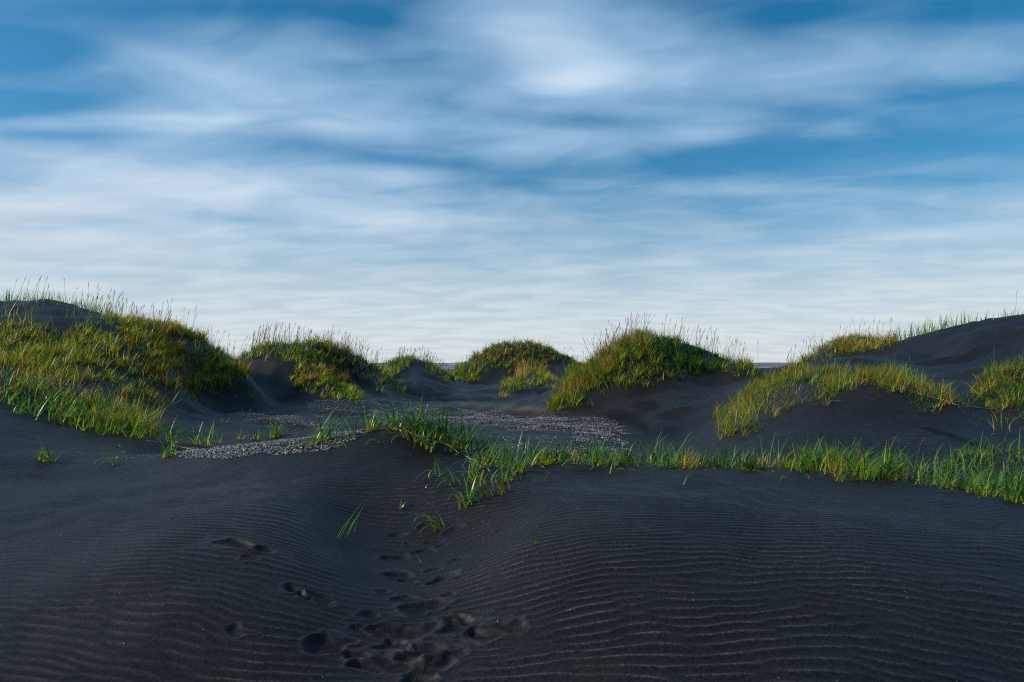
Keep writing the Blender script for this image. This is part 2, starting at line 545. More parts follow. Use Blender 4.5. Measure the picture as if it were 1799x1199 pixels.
# damp, browner sand, and a darker strip at the foot of the pointed dune
DAMP = np.zeros_like(GZ)
wob = 9 * fbm(GX * 1.2, GYY * 1.2, 71, 3)
for poly, y0, y1 in [([(1100, 712), (1120, 702), (1150, 702), (1158, 712), (1145, 725), (1112, 722)], 15, 27),
                     ([(1015, 727), (1060, 718), (1100, 718), (1140, 745), (1145, 765), (1115, 752), (1060, 732)], 15, 27),
                     ([(690, 692), (750, 686), (790, 690), (830, 704), (790, 708), (740, 700)], 30, 46),
                     ([(1600, 747), (1650, 754), (1755, 790), (1748, 797), (1650, 766)], 9, 14),
                     ([(500, 686), (540, 690), (520, 697), (500, 706), (480, 704)], 24, 30)]:
    DAMP[inpoly(GPX + wob, GPY + wob * 0.6, poly) & (GYY > y0) & (GYY < y1)] = 1
DAMP = smooth2(DAMP, 2)
MOSS = sstep(70, 95, GYY + 14 * fbm(GX * 0.1, GYY * 0.1, 75, 3))
MOSS[inpoly(GPX, GPY, [(800, 708), (900, 712), (1010, 722), (960, 728), (880, 722), (810, 714)]) & (GYY > 20) & (GYY < 36)] = 0.6
MOSS = smooth2(MOSS, 3)

# which named piece of ground each point belongs to: (name, column, distance, half width in columns, half depth in log distance)
TERR = [('left_dune', 130, 21, 330, 0.46), ('left_dune', -250, 20, 330, 0.46), ('tongue_dune', 560, 32, 170, 0.25), ('pointed_dune', 735, 43, 75, 0.25), ('round_dune', 910, 72, 140, 0.2),
        ('grassy_knoll', 940, 41, 85, 0.18), ('steep_dune', 1150, 24, 200, 0.32), ('arched_dune', 1480, 13.5, 240, 0.27), ('ridge_dune', 1500, 27, 120, 0.27), ('bare_dune', 1750, 20, 220, 0.45), ('bare_dune', 2050, 19, 250, 0.5)]
TN = ['foreground_sand', 'basin_sand'] + sorted(set(t[0] for t in TERR))
lab = np.where(GYY < 10.2 + 1.2 * sstep(600, 0, GPX), 0, 1)
best = np.full(GZ.shape, 1.0)
for (nm, c, Y0, sw, sd) in TERR:
    d = ((GPX - c) / sw) ** 2 + ((np.log(GYY) - math.log(Y0)) / sd) ** 2
    s = (d < best) & (lab != 0)
    best[s] = d[s]
    lab[s] = TN.index(nm)

# analytic normals of the whole sheet so that the pieces meet without a seam
tu = np.gradient(np.stack([GX, GYY, GZ], -1), axis=1)
tv = np.gradient(np.stack([GX, GYY, GZ], -1), axis=0)
NRM = np.cross(tu, tv)
NRM /= np.linalg.norm(NRM, axis=-1, keepdims=True)


def mesh_from(name, V, faces, nper, attrs=None, mat=None, smooth=True):
    me = bpy.data.meshes.new(name)
    me.vertices.add(len(V))
    me.vertices.foreach_set('co', np.ascontiguousarray(V, np.float32).ravel())
    nf = len(faces)
    me.loops.add(nf * nper)
    me.loops.foreach_set('vertex_index', np.ascontiguousarray(faces, np.int32).ravel())
    me.polygons.add(nf)
    me.polygons.foreach_set('loop_start', np.arange(0, nf * nper, nper, dtype=np.int32))
    me.polygons.foreach_set('loop_total', np.full(nf, nper, np.int32))
    me.polygons.foreach_set('use_smooth', np.full(nf, smooth, bool))
    me.update(calc_edges=True)
    for k, (t, arr) in (attrs or {}).items():
        at = me.attributes.new(k, t, 'POINT')
        at.data.foreach_set('value' if t == 'FLOAT' else 'color', np.ascontiguousarray(arr, np.float32).ravel())
    if mat:
        me.materials.append(mat)
    return me


def link(name, me, parent=None, **props):
    o = bpy.data.objects.new(name, me)
    COL.objects.link(o)
    if parent:
        o.parent = parent
    for k, v in props.items():
        o[k] = v
    return o


# ------------------------------------------------------------------ materials
def sand_material():
    m = bpy.data.materials.new('black_sand')
    m.use_nodes = True
    T = NT(m.node_tree)
    bs = m.node_tree.nodes['Principled BSDF']
    geo = T.n('ShaderNodeNewGeometry')
    pos = geo.outputs['Position']
    n1 = T.n('ShaderNodeTexNoise', i_Scale=0.55, i_Detail=5.0, i_Roughness=0.6)
    T.l(pos, n1.inputs['Vector'])
    n2 = T.n('ShaderNodeTexNoise', i_Scale=210.0, i_Detail=2.0, i_Roughness=0.7)
    T.l(pos, n2.inputs['Vector'])
    n4 = T.n('ShaderNodeTexNoise', i_Scale=55.0, i_Detail=3.0, i_Roughness=0.75)
    T.l(pos, n4.inputs['Vector'])
    c = T.mix(T.smooth(n1.outputs['Fac'], 0.35, 0.68), (0.0060, 0.0059, 0.0063), (0.0102, 0.0097, 0.0100))
    g = T.math('MULTIPLY', T.math('ADD', n2.outputs['Fac'], n4.outputs['Fac']), 0.5)
    c = T.mix(0.95, c, T.mix(T.smooth(g, 0.38, 0.62), (0.22, 0.22, 0.23), (2.35, 2.25, 2.15)), 'MULTIPLY')
    # rare pale grains and shell chips
    vo = T.n('ShaderNodeTexVoronoi', i_Scale=38.0)
    T.l(pos, vo.inputs['Vector'])
    vr = T.n('ShaderNodeSeparateColor')
    T.l(vo.outputs['Color'], vr.inputs[0])
    rare = T.math('GREATER_THAN', vr.outputs[0], 0.965)
    small = T.math('LESS_THAN', vo.outputs['Distance'], 0.085)
    c = T.mix(T.math('MULTIPLY', rare, small), c, (0.30, 0.29, 0.27))
    dm = T.n('ShaderNodeAttribute', attribute_name='damp')
    c = T.mix(T.math('MULTIPLY', dm.outputs['Fac'], 0.6), c, (0.0030, 0.0021, 0.0019))
    cr = T.n('ShaderNodeAttribute', attribute_name='painted_sheen')
    c = T.mix(T.math('MULTIPLY', cr.outputs['Fac'], 0.8), c, T.mix(1.0, c, (7.0, 8.0, 9.2), 'MULTIPLY'))  # sky sheen put into the colour: bluish lightening on crests and rims
    ms = T.n('ShaderNodeAttribute', attribute_name='moss')
    n3 = T.n('ShaderNodeTexNoise', i_Scale=0.22, i_Detail=5.0, i_Roughness=0.65)
    T.l(pos, n3.inputs['Vector'])
    mc = T.mix(T.smooth(n3.outputs['Fac'], 0.4, 0.62), (0.11, 0.065, 0.025), (0.045, 0.062, 0.018))
    c = T.mix(T.math('MULTIPLY', ms.outputs['Fac'], 0.8), c, mc)
    T.l(c, bs.inputs['Base Color'])
    bs.inputs['Roughness'].default_value = 0.5
    T.l(T.math('MULTIPLY_ADD', dm.outputs['Fac'], -0.12, 0.17), bs.inputs['Specular IOR Level'])
    # relief: grains, then faint wind streaks where ripples are too far away to be built
    b1 = T.n('ShaderNodeBump', i_Strength=0.45, i_Distance=0.004)
    T.l(g, b1.inputs['Height'])
    mp = T.n('ShaderNodeMapping')
    mp.inputs['Scale'].default_value = (0.9, 6.0, 6.0)
    T.l(pos, mp.inputs['Vector'])
    wn = T.n('ShaderNodeTexNoise', i_Scale=1.3, i_Detail=4.0, i_Roughness=0.6, i_Distortion=0.6)
    T.l(mp.outputs[0], wn.inputs['Vector'])
    sp = T.n('ShaderNodeSeparateXYZ')
    T.l(pos, sp.inputs[0])
    b2 = T.n('ShaderNodeBump', i_Distance=0.05)
    T.l(T.smooth(sp.outputs[1], 9.0, 13.0, 0.0, 0.6), b2.inputs['Strength'])
    T.l(wn.outputs['Fac'], b2.inputs['Height'])
    T.l(b1.outputs[0], b2.inputs['Normal'])
    T.l(b2.outputs[0], bs.inputs['Normal'])
    return m


def grass_material(name, rand=False):
    m = bpy.data.materials.new(name)
    m.use_nodes = True
    T = NT(m.node_tree)
    bs = m.node_tree.nodes['Principled BSDF']
    out = m.node_tree.nodes['Material Output']
    at = T.n('ShaderNodeAttribute', attribute_name='Col')
    c = at.outputs['Color']
    if rand:
        oi = T.n('ShaderNodeObjectInfo')
        tint = T.mix(oi.outputs['Random'], (0.75, 0.95, 1.15), (1.45, 1.12, 0.8))
        c = T.mix(1.0, c, tint, 'MULTIPLY')
    geo = T.n('ShaderNodeNewGeometry')
    nn = T.n('ShaderNodeTexNoise', i_Scale=30.0, i_Detail=2.0)
    T.l(geo.outputs['Position'], nn.inputs['Vector'])
    c = T.mix(1.0, c, T.mix(nn.outputs['Fac'], (0.7, 0.7, 0.7), (1.3, 1.3, 1.3)), 'MULTIPLY')
    T.l(c, bs.inputs['Base Color'])
    bs.inputs['Roughness'].default_value = 0.38
    bs.inputs['Specular IOR Level'].default_value = 0.35
    tr = T.n('ShaderNodeBsdfTranslucent')
    T.l(T.mix(1.0, c, (1.7, 1.8, 0.7), 'MULTIPLY'), tr.inputs['Color'])
    mx = T.n('ShaderNodeMixShader')
    mx.inputs[0].default_value = 0.45
    T.l(bs.outputs[0], mx.inputs[1])
    T.l(tr.outputs[0], mx.inputs[2])
    T.l(mx.outputs[0], out.inputs['Surface'])
    return m


def simple_material(name, col, rough=0.7, attr=None, spec=0.4):
    m = bpy.data.materials.new(name)
    m.use_nodes = True
    T = NT(m.node_tree)
    bs = m.node_tree.nodes['Principled BSDF']
    geo = T.n('ShaderNodeNewGeometry')
    nn = T.n('ShaderNodeTexNoise', i_Scale=60.0, i_Detail=3.0)
    T.l(geo.outputs['Position'], nn.inputs['Vector'])
    if attr:
        base = T.n('ShaderNodeAttribute', attribute_name=attr).outputs['Color']
    else:
        base = T.n('ShaderNodeRGB').outputs[0]
        base.default_value = (*col, 1)
    c = T.mix(1.0, base, T.mix(nn.outputs['Fac'], (0.65, 0.65, 0.65), (1.35, 1.35, 1.35)), 'MULTIPLY')
    T.l(c, bs.inputs['Base Color'])
    bs.inputs['Roughness'].default_value = rough
    bs.inputs['Specular IOR Level'].default_value = spec
    return m


M_SAND = sand_material()
M_GRASS = grass_material('grass')
M_BLADE = grass_material('grass_blade', True)
M_BLADE.node_tree.nodes['Principled BSDF'].inputs['Specular IOR Level'].default_value = 0.4
M_BLADE.node_tree.nodes['Principled BSDF'].inputs['Roughness'].default_value = 0.3
M_STALK = simple_material('dry_stalk', (0.25, 0.13, 0.08), 0.7, 'Col')
M_PEB = simple_material('pebble', (0.3, 0.3, 0.3), 0.75, 'Col', 0.35)

# ------------------------------------------------------------------ ground
allV = np.stack([GX, GYY, GZ], -1).reshape(-1, 3)
allN = NRM.reshape(-1, 3)
idx = np.arange(NR * NC).reshape(NR, NC)
quads = np.stack([idx[:-1, :-1], idx[:-1, 1:], idx[1:, 1:], idx[1:, :-1]], -1).reshape(-1, 4)
flab = lab[:-1, :-1].reshape(-1)
for li, nm in enumerate(TN):
    q = quads[flab == li]
    if not len(q):
        continue
    used, invx = np.unique(q, return_inverse=True)
    me = mesh_from(nm, allV[used], invx.reshape(-1, 4), 4, {'damp': ('FLOAT', DAMP.reshape(-1)[used]), 'moss': ('FLOAT', MOSS.reshape(-1)[used]), 'painted_sheen': ('FLOAT', SHEEN.reshape(-1)[used])}, M_SAND)
    me.normals_split_custom_set_from_vertices(allN[used].astype(float).tolist())
    link(nm, me, kind='structure')

# the sand goes on behind and beside the surveyed part, a little lower
bm_v, bm_f = [], []
gs = np.concatenate([-np.geomspace(2500, 2, 26), [0], np.geomspace(2, 2500, 26)])
X2, Y2 = np.meshgrid(gs, gs)
Z2 = -0.30 + 0.05 * fbm(X2 * 0.1, Y2 * 0.1, 81, 2)
behind = (Y2 < 0.5)
Z2 = np.where(behind, 0.035 * 1 + 0 * Z2, Z2)
i2 = np.arange(X2.size).reshape(X2.shape)
q2 = np.stack([i2[:-1, :-1], i2[:-1, 1:], i2[1:, 1:], i2[1:, :-1]], -1).reshape(-1, 4)
me = mesh_from('outer_sand', np.stack([X2, Y2, Z2], -1).reshape(-1, 3), q2, 4, {'damp': ('FLOAT', np.zeros(X2.size)), 'moss': ('FLOAT', sstep(80, 130, np.hypot(X2, Y2)).ravel())}, M_SAND)
link('outer_sand', me, kind='structure')

# far low hills on the horizon
xs = np.linspace(-900, 900, 500)
ys = np.linspace(520, 900, 24)
FX, FY = np.meshgrid(xs, ys)
prof = np.exp(-((FY - 640) / 70) ** 2)
FZ = -0.3 + prof * (5.0 + 1.6 * fbm(FX * 0.012, FY * 0.0, 91, 4)) + prof * 0.9 * fbm(FX * 0.07, FY * 0.07, 95, 3)
i3 = np.arange(FX.size).reshape(FX.shape)
q3 = np.stack([i3[:-1, :-1], i3[:-1, 1:], i3[1:, 1:], i3[1:, :-1]], -1).reshape(-1, 4)
M_HILL = bpy.data.materials.new('far_hills')
M_HILL.use_nodes = True
T = NT(M_HILL.node_tree)
bs = M_HILL.node_tree.nodes['Principled BSDF']
geo = T.n('ShaderNodeNewGeometry')
nn = T.n('ShaderNodeTexNoise', i_Scale=0.09, i_Detail=5.0, i_Roughness=0.7)
T.l(geo.outputs['Position'], nn.inputs['Vector'])
T.l(T.mix(T.smooth(nn.outputs['Fac'], 0.4, 0.6), (0.05, 0.055, 0.06), (0.20, 0.21, 0.23)), bs.inputs['Base Color'])
bs.inputs['Roughness'].default_value = 0.9
me = mesh_from('far_hills', np.stack([FX, FY, FZ], -1).reshape(-1, 3), q3, 4, None, M_HILL)
link('far_hills', me, kind='structure')


# ------------------------------------------------------------------ grass
def blades(root, L, az, t0, bend, w, col, S=3, pw=1.3, basecol=None, fold=False, kink=None):
    """N curved tapering blades as one vertex/face set"""
    N = len(L)
    root = np.asarray(root, float)
    dirx = np.cos(az)
    diry = np.sin(az)
    s = np.linspace(0, 1, S + 1)
    pts = [root]
    p = root.copy()
    ths = []
    for k in range(S):
        sm = (s[k] + s[k + 1]) / 2
        th = t0 + bend * sm ** pw
        if kink is not None:
            th = th + kink[0] * sstep(kink[1] - 0.1, kink[1] + 0.1, sm)
        ths.append(th)
        ds = L / S
        p = p + np.stack([np.sin(th) * dirx * ds, np.sin(th) * diry * ds, np.cos(th) * ds], -1)
        pts.append(p)
    tw = rng.uniform(-0.7, 0.7, N)
    wx = -np.sin(az + tw)
    wy = np.cos(az + tw)
    V = []
    C = []
    per = 3 if fold else 2
    for k in range(S):
        ww = w * (0.75 + 0.25 * min(1, s[k] * 4)) * (1 - s[k] ** 1.8) * 0.5
        off = np.stack([wx * ww, wy * ww, 0 * ww], -1)
        c = col
        if basecol is not None:
            f = np.clip(1 - s[k] / 0.32, 0, 1)
            c = col * (1 - f) + basecol * f
        if fold:
            th = ths[k]
            dn = np.stack([-np.cos(th) * dirx * ww * 0.5, -np.cos(th) * diry * ww * 0.5, np.sin(th) * ww * 0.5], -1)
            V += [pts[k] - off, pts[k] - dn, pts[k] + off]
            C += [c, c, c]
        else:
            V += [pts[k] - off, pts[k] + off]
            C += [c, c]
    V.append(pts[S])
    C.append(col * 0.9)
    npb = per * S + 1
    V = np.stack(V, 1).reshape(-1, 3)
    C = np.stack(C, 1).reshape(-1, 3)
    f = []
    for k in range(S - 1):
        a = per * k
        b = per * (k + 1)
        for q in range(per - 1):
            f += [(a + q, a + q + 1, b + q + 1), (a + q, b + q + 1, b + q)]
    a = per * (S - 1)
    for q in range(per - 1):
        f.append((a + q, a + q + 1, per * S))
    f = np.array(f)
    FA = (f[None] + (np.arange(N) * npb)[:, None, None]).reshape(-1, 3)
    return V, FA, np.concatenate([C, np.ones((len(C), 1))], 1)


GREEN = np.array([0.045, 0.135, 0.013])
DGREEN = np.array([0.018, 0.066, 0.016])
LIME = np.array([0.17, 0.23, 0.014])
GOLD = np.array([0.36, 0.26, 0.025])
STRAW = np.array([0.36, 0.23, 0.10])
RUST = np.array([0.21, 0.080, 0.030])
BLUEG = np.array([0.07, 0.17, 0.07])


def pick(N, pal, noise=None):
    """pal: list of (colour, weight); noise tilts the choice between the start and the end of the list"""
    w = np.array([p[1] for p in pal], float)
    cw = np.cumsum(w / w.sum())
    r = rng.random(N)
    if noise is not None:
        r = np.clip(r + noise, 0, 0.9999)
    k = np.searchsorted(cw, r)
    cols = np.array([p[0] for p in pal])[np.minimum(k, len(pal) - 1)]
    return cols * rng.uniform(0.65, 1.4, (N, 1)) * rng.uniform(0.9, 1.1, (N, 3))


def scatter(polys, y0, y1, dens, thr=-9.0, nsc=0.5, pmin=-450, pmax=2250, seed=1, soft=0.25, edge=6, fine=True):
    """random ground points inside picture outlines (and between two distances), world-uniform density, thinned by patchy noise"""
    px = np.concatenate([np.array(p)[:, 0] for p in polys])
    ua = (max(px.min() - 10, pmin) - 900) / F
    ub = (min(px.max() + 10, pmax) - 900) / F
    area = (ub - ua) * (y1 ** 2 - y0 ** 2) / 2
    N = int(area * dens)
    g = np.random.default_rng(seed)
    Y = np.sqrt(g.random(N) * (y1 ** 2 - y0 ** 2) + y0 ** 2)
    u = ua + (ub - ua) * g.random(N)
    x = u * Y
    h = mid_h(x, Y)
    qx = u * F + 900
    qy = HOR + (CAM_H - h) / Y * F
    wob_ = edge * fbm(x * 1.7, Y * 1.7, seed + 200, 3)
    ok = np.zeros(N, bool)
    for p in polys:
        ok |= inpoly(qx + wob_, qy + wob_, p)
    nz_ = fbm(x * nsc, Y * nsc, seed + 300, 4)
    ok &= (nz_ > thr + g.normal(0, soft, N) * 0.5)
    if fine:
        fs = 22.0 / (0.5 * (y0 + y1))
        fn = fbm(x * fs * 1.6, Y * fs * 1.1, seed + 400, 2)
        ok &= fn > -0.26 + g.normal(0, 0.12, N)
    return x[ok], Y[ok], h[ok], nz_[ok]


def behind_crest(px0, px1, y0, y1, dens, zmin, seed=1):
    """cover on the far slopes, which only another viewpoint would see"""
    g = np.random.default_rng(seed + 900)
    ua, ub = (px0 - 900) / F, (px1 - 900) / F
    N = int((ub - ua) * (y1 ** 2 - y0 ** 2) / 2 * dens)
    Y = np.sqrt(g.random(N) * (y1 ** 2 - y0 ** 2) + y0 ** 2)
    u = ua + (ub - ua) * g.random(N)
    h = mid_h(u * Y, Y)
    ok = h > zmin
    return (u * Y)[ok], Y[ok], h[ok], fbm(u * Y, Y, seed, 3)[ok]


TOT = [0]


def grass_obj(name, label, group, parts):
    V, FA, C = [], [], []
    off = 0
    for (v, f, c) in parts:
        V.append(v)
        FA.append(f + off)
        C.append(c)
        off += len(v)
    V = np.concatenate(V)
    FA = np.concatenate(FA)
    C = np.concatenate(C)
    TOT[0] += len(FA)
    me = mesh_from(name, V, FA, 3, {'Col': ('FLOAT_COLOR', C)}, M_GRASS)
    return link(name, me, kind='stuff', label=label, category='grass', group=group)


def tussock(x, Y, cs, seed):
    """gather roots into tussocks; returns new roots and the outward direction and distance of each root"""
    ix = np.floor(x / cs).astype(int)
    iy = np.floor(Y / cs).astype(int)
    lt = _lat(seed)
    cx_ = (ix + 0.5 + 0.42 * lt[ix & 255, iy & 255]) * cs
    cy_ = (iy + 0.5 + 0.42 * lt[(ix + 97) & 255, (iy + 31) & 255]) * cs
    big = 0.30 + 0.25 * lt[(ix + 11) & 255, (iy + 71) & 255]
    ox, oy = x - cx_, Y - cy_
    nx, ny = cx_ + ox * big, cy_ + oy * big
    return nx, ny, np.arctan2(oy, ox), np.hypot(ox, oy) / cs, lt[(ix + 5) & 255, (iy + 3) & 255]


def dune_blades(pts, Lm, wd, pal, wind=0.35, az0=0.0, tilt=0.55, bendm=0.9, S=3, ntilt=0.5, base=None, lift=0.0, cs=0.0):
    x, Y, h, nz_ = pts
    N = len(x)
    if cs:
        tx, tY, taz, tr, tone = tussock(x, Y, cs, N % 97)
        sel = rng.random(N) < 0.75
        x = np.where(sel, tx, x)
        Y = np.where(sel, tY, Y)
        h = mid_h(x, Y)
        nz_ = np.where(sel, nz_ + 0.55 * tone, nz_)
    root = np.stack([x, Y, h - 0.02 + lift * rng.random(N) ** 2], -1)
    L = Lm * rng.uniform(0.5, 1.25, N) * (1 + 0.35 * np.clip(nz_, -1, 1))
    az = np.where(rng.random(N) < wind, az0 + rng.normal(0, 0.6, N), rng.uniform(0, 6.283, N))
    t0 = np.abs(rng.normal(0, tilt * 0.7, N))
    if cs:
        az = np.where(sel & (rng.random(N) > wind * 0.6), taz + rng.normal(0, 0.5, N), az)
        t0 = np.where(sel, 0.15 + 0.9 * tr * rng.uniform(0.4, 1.6, N), t0)
        L = L * np.where(sel, 1 + 0.4 * tone, 1)
    bend = rng.uniform(0.1, 1.0, N) * bendm * 1.6
    w = wd * rng.uniform(0.7, 1.3, N)
    col = pick(N, pal, ntilt * nz_)
    bc = None
    if base is not None:
        bc = np.tile(base, (N, 1)) * rng.uniform(0.6, 1.3, (N, 1))
    return blades(root, L, az, t0, bend, w, col, S=S, basecol=bc)


def stalks(pts, Lm, wd, az0=0.4, lean=0.18):
    """seed stalks: thin stems with a narrow spindle head"""
    x, Y, h, _ = pts
    N = len(x)
    L = Lm * rng.uniform(0.4, 1.2, N)
    az = az0 + rng.normal(0, 0.9, N)
    th = np.abs(rng.normal(lean, 0.13, N))
    d = np.stack([np.sin(th) * np.cos(az), np.sin(th) * np.sin(az), np.cos(th)], -1)
    r0 = np.stack([x, Y, h - 0.02], -1)
    hl = 0.26 * rng.uniform(0.6, 1.3, N)
    droop = np.stack([np.cos(az), np.sin(az), -0.4 * np.ones(N)], -1) * (0.10 * L)[:, None]
    top = r0 + d * (L)[:, None] + droop * 0.5
    tip = top + (d * hl[:, None] + droop * 0.4)
    a1 = np.array([1.0, 0, 0])
    a2 = np.array([-0.5, 0.87, 0])
    a3 = np.array([-0.5, -0.87, 0])
    V = []
    for a in (a1, a2, a3):
        V.append(r0 + a * (wd * 0.22))
    for a in (a1, a2, a3):
        V.append(top + a * (wd * 0.16))
    midh = top * 0.6 + tip * 0.4
    for a in (a1, a2, a3):
        V.append(midh + a * (wd * 0.48))
    V.append(tip)
    V = np.stack(V, 1).reshape(-1, 3)
    f = []
    for q in range(3):
        r = (q + 1) % 3
        f += [(q, r, 3 + r), (q, 3 + r, 3 + q), (3 + q, 3 + r, 6 + r), (3 + q, 6 + r, 6 + q), (6 + q, 6 + r, 9)]
    f = np.array(f)
    FA = (f[None] + (np.arange(N) * 10)[:, None, None]).reshape(-1, 3)
    sc_ = np.array([0.26, 0.17, 0.08]) * rng.uniform(0.6, 1.3, (N, 1))
    hc = np.array([0.27, 0.125, 0.085]) * rng.uniform(0.5, 1.3, (N, 1))
    C = np.stack([sc_] * 6 + [hc] * 4, 1).reshape(-1, 3)
    return V, FA, np.concatenate([C, np.ones((len(C), 1))], 1)


SG = 'patches of grass growing on the dunes'
MIX = [(DGREEN, 2.6), (GREEN, 3.6), (LIME, 3.0), (GOLD, 1.3), (STRAW, 0.4), (RUST, 0.3)]
MIXG = [(DGREEN, 3.5), (GREEN, 4.0), (LIME, 2.0), (GOLD, 0.7), (STRAW, 0.3)]
MIXY = [(DGREEN, 0.8), (GREEN, 2.0), (LIME, 3.6), (GOLD, 2.4), (STRAW, 0.9), (RUST, 0.5)]

# big left dune
pL = [[(-400, 640), (-400, 520), (0, 572), (90, 578), (150, 570), (190, 556), (300, 560), (330, 580), (425, 625), (438, 660), (400, 700), (340, 700), (300, 696), (285, 722), (275, 772), (200, 765), (100, 742), (0, 700)]]
pLr = [[(200, 590), (230, 565), (330, 580), (425, 622), (438, 662), (400, 702), (340, 700), (300, 640)]]
MIXL = [(DGREEN, 4.0), (GREEN, 3.2), (LIME, 1.8), (GOLD, 1.2), (STRAW, 0.5), (RUST, 0.4)]
pHump = [[(-400, 560), (-400, 480), (0, 500), (180, 540), (190, 556), (150, 570), (90, 578), (0, 572)]]
parts = [dune_blades(scatter(pL, 12.2, 29, 430, -0.06, 0.75, seed=1), 0.32, 0.0145, MIXL, 0.25, -0.3, 1.15, 0.9, lift=.06, cs=.55),
         dune_blades(scatter(pL, 12.2, 29, 80, 0.05, 0.8, seed=2), 0.50, 0.013, MIXY, 0.2, -0.5, 0.7, 1.2),
         dune_blades(scatter(pLr, 17, 29.5, 420, -0.7, 0.8, seed=8), 0.36, 0.020, MIXY, 0.3, 0.4, 1.0, 0.9, lift=.06, cs=.6),
         dune_blades(behind_crest(-400, 195, 26.3, 28.2, 70, 0.8, seed=9), 0.62, 0.018, MIXG, 0.3, 0, 0.3, 0.6),
         dune_blades(scatter(pHump, 14, 29, 12, -0.1, 0.5, seed=3), 0.5, 0.014, MIXG, 0.3, 0, 0.3, 0.5),
         dune_blades(behind_crest(-300, 420, 27, 34, 40, 0.8, seed=4), 0.5, 0.014, MIX)]
grass_obj('dune_grass', 'tangled green and golden grass covering the big dune at the left edge', SG, parts)
pLf = [[(-400, 640), (0, 672), (100, 690), (200, 715), (265, 735), (280, 772), (200, 768), (100, 750), (0, 715), (-400, 690)]]
parts = [dune_blades(scatter(pLf, 11.6, 15, 190, -0.15, 0.8, seed=5), 0.38, 0.019, [(DGREEN, 3), (GREEN, 4), (BLUEG, 1.2), (LIME, .6)], 0.2, 0, 0.5, 0.9, S=5, base=LIME, cs=.4),
         dune_blades(scatter(pLf, 11.6, 16, 110, -0.1, 0.8, seed=6), 0.25, 0.013, MIXY, 0.35, 0, 0.9, 0.8)]
grass_obj('dune_grass', 'fresh green leafy fringe along the foot of the left dune', SG, parts)

# second dune
pB = [[(415, 640), (420, 590), (480, 585), (600, 585), (670, 635), (720, 692), (680, 698), (640, 668), (605, 648), (560, 642), (440, 628)]]
pBt = [[(525, 642), (560, 640), (600, 658), (645, 702), (635, 712), (565, 696), (515, 684)]]
parts = [dune_blades(scatter(pB, 28, 40, 150, -0.45, 0.4, seed=11), 0.48, 0.026, MIX, 0.4, 0, 0.5, 0.8, cs=.7),
         dune_blades(scatter(pBt, 24, 34, 360, -0.6, 0.4, seed=12), 0.36, 0.024, MIXY, 0.3, -0.4, 1.1, 0.8, lift=.05, cs=.7),
         dune_blades(behind_crest(430, 690, 35, 43, 25, 0.7, seed=13), 0.5, 0.024, MIX)]
grass_obj('dune_grass', 'grass capping the second dune and hanging down it in two tongues', SG, parts)

# pointed dune
pC = [[(652, 652), (662, 625), (740, 610), (800, 670), (782, 672), (745, 648), (728, 642), (705, 650), (690, 662)]]
parts = [dune_blades(scatter(pC, 36, 54, 110, -0.6, 0.4, seed=15), 0.45, 0.032, MIXG, 0.4, 0, 0.5, 0.8),
         dune_blades(behind_crest(660, 790, 48, 58, 20, 0.6, seed=16), 0.5, 0.03, MIXG)]
grass_obj('dune_grass', 'green grass cap on the small pointed sand dune left of centre', SG, parts)

# far round dune
pD = [[(782, 670), (800, 635), (850, 595), (950, 595), (1035, 640), (1040, 664), (985, 668), (1003, 650), (985, 630), (960, 636), (968, 655), (900, 672)]]
parts = [dune_blades(scatter(pD, 58, 80, 60, -0.6, 0.2, seed=18), 0.6, 0.05, [(DGREEN, 2), (GREEN, 3), (LIME, 2.4), (GOLD, 1.0), (RUST, .5)], 0.4, 0, 0.5, 0.8, cs=1.2),
         dune_blades(behind_crest(800, 1040, 76, 88, 12, 0.8, seed=19), 0.55, 0.05, MIXG)]
grass_obj('dune_grass', 'green grass over the far round dune in the centre', SG, parts)
pE = [[(872, 700), (888, 665), (912, 640), (955, 642), (1000, 665), (1045, 650), (1030, 690), (988, 692), (950, 677), (925, 684), (900, 698)]]
parts = [dune_blades(scatter(pE, 34, 52, 130, -0.6, 0.3, seed=21), 0.45, 0.030, MIXY, 0.4, 0, 0.6, 0.8, cs=.9),
         dune_blades(scatter([[(905, 670), (915, 632), (970, 640), (975, 655), (940, 660)]], 40, 52, 40, -0.5, 0.3, seed=22), 0.9, 0.030, [(RUST, 2), (STRAW, 1.5), (GOLD, .6)], 0.3, 0, 0.2, 0.3)]
grass_obj('dune_grass', 'golden and rusty grass on the little knoll before the round dune', SG, parts)

# right-centre dune
pF = [[(964, 724), (985, 690), (1005, 655), (1060, 605), (1120, 575), (1320, 645), (1330, 662), (1225, 660), (1150, 674), (1060, 700), (1000, 720)]]
parts = [dune_blades(scatter(pF, 20, 30, 340, -0.75, 0.45, seed=24), 0.44, 0.021, [(DGREEN, 3), (GREEN, 4), (LIME, 2.2), (GOLD, .8), (STRAW, .3)], 0.45, 3.4, 0.75, 0.9, lift=.05, cs=.6),
         dune_blades(scatter([[(964, 724), (985, 690), (1005, 655), (1060, 605), (1120, 575), (1150, 600), (1120, 640), (1060, 670), (1000, 705)]], 20, 30, 260, -0.7, 0.6, seed=25), 0.5, 0.018, MIXY, 0.4, 3.4, 0.6, 0.9),
         dune_blades(behind_crest(1010, 1310, 27.5, 34, 40, 0.7, seed=26), 0.5, 0.02, MIXG)]
grass_obj('dune_grass', 'thick green grass on the steep dune right of centre, golden on its left', SG, parts)

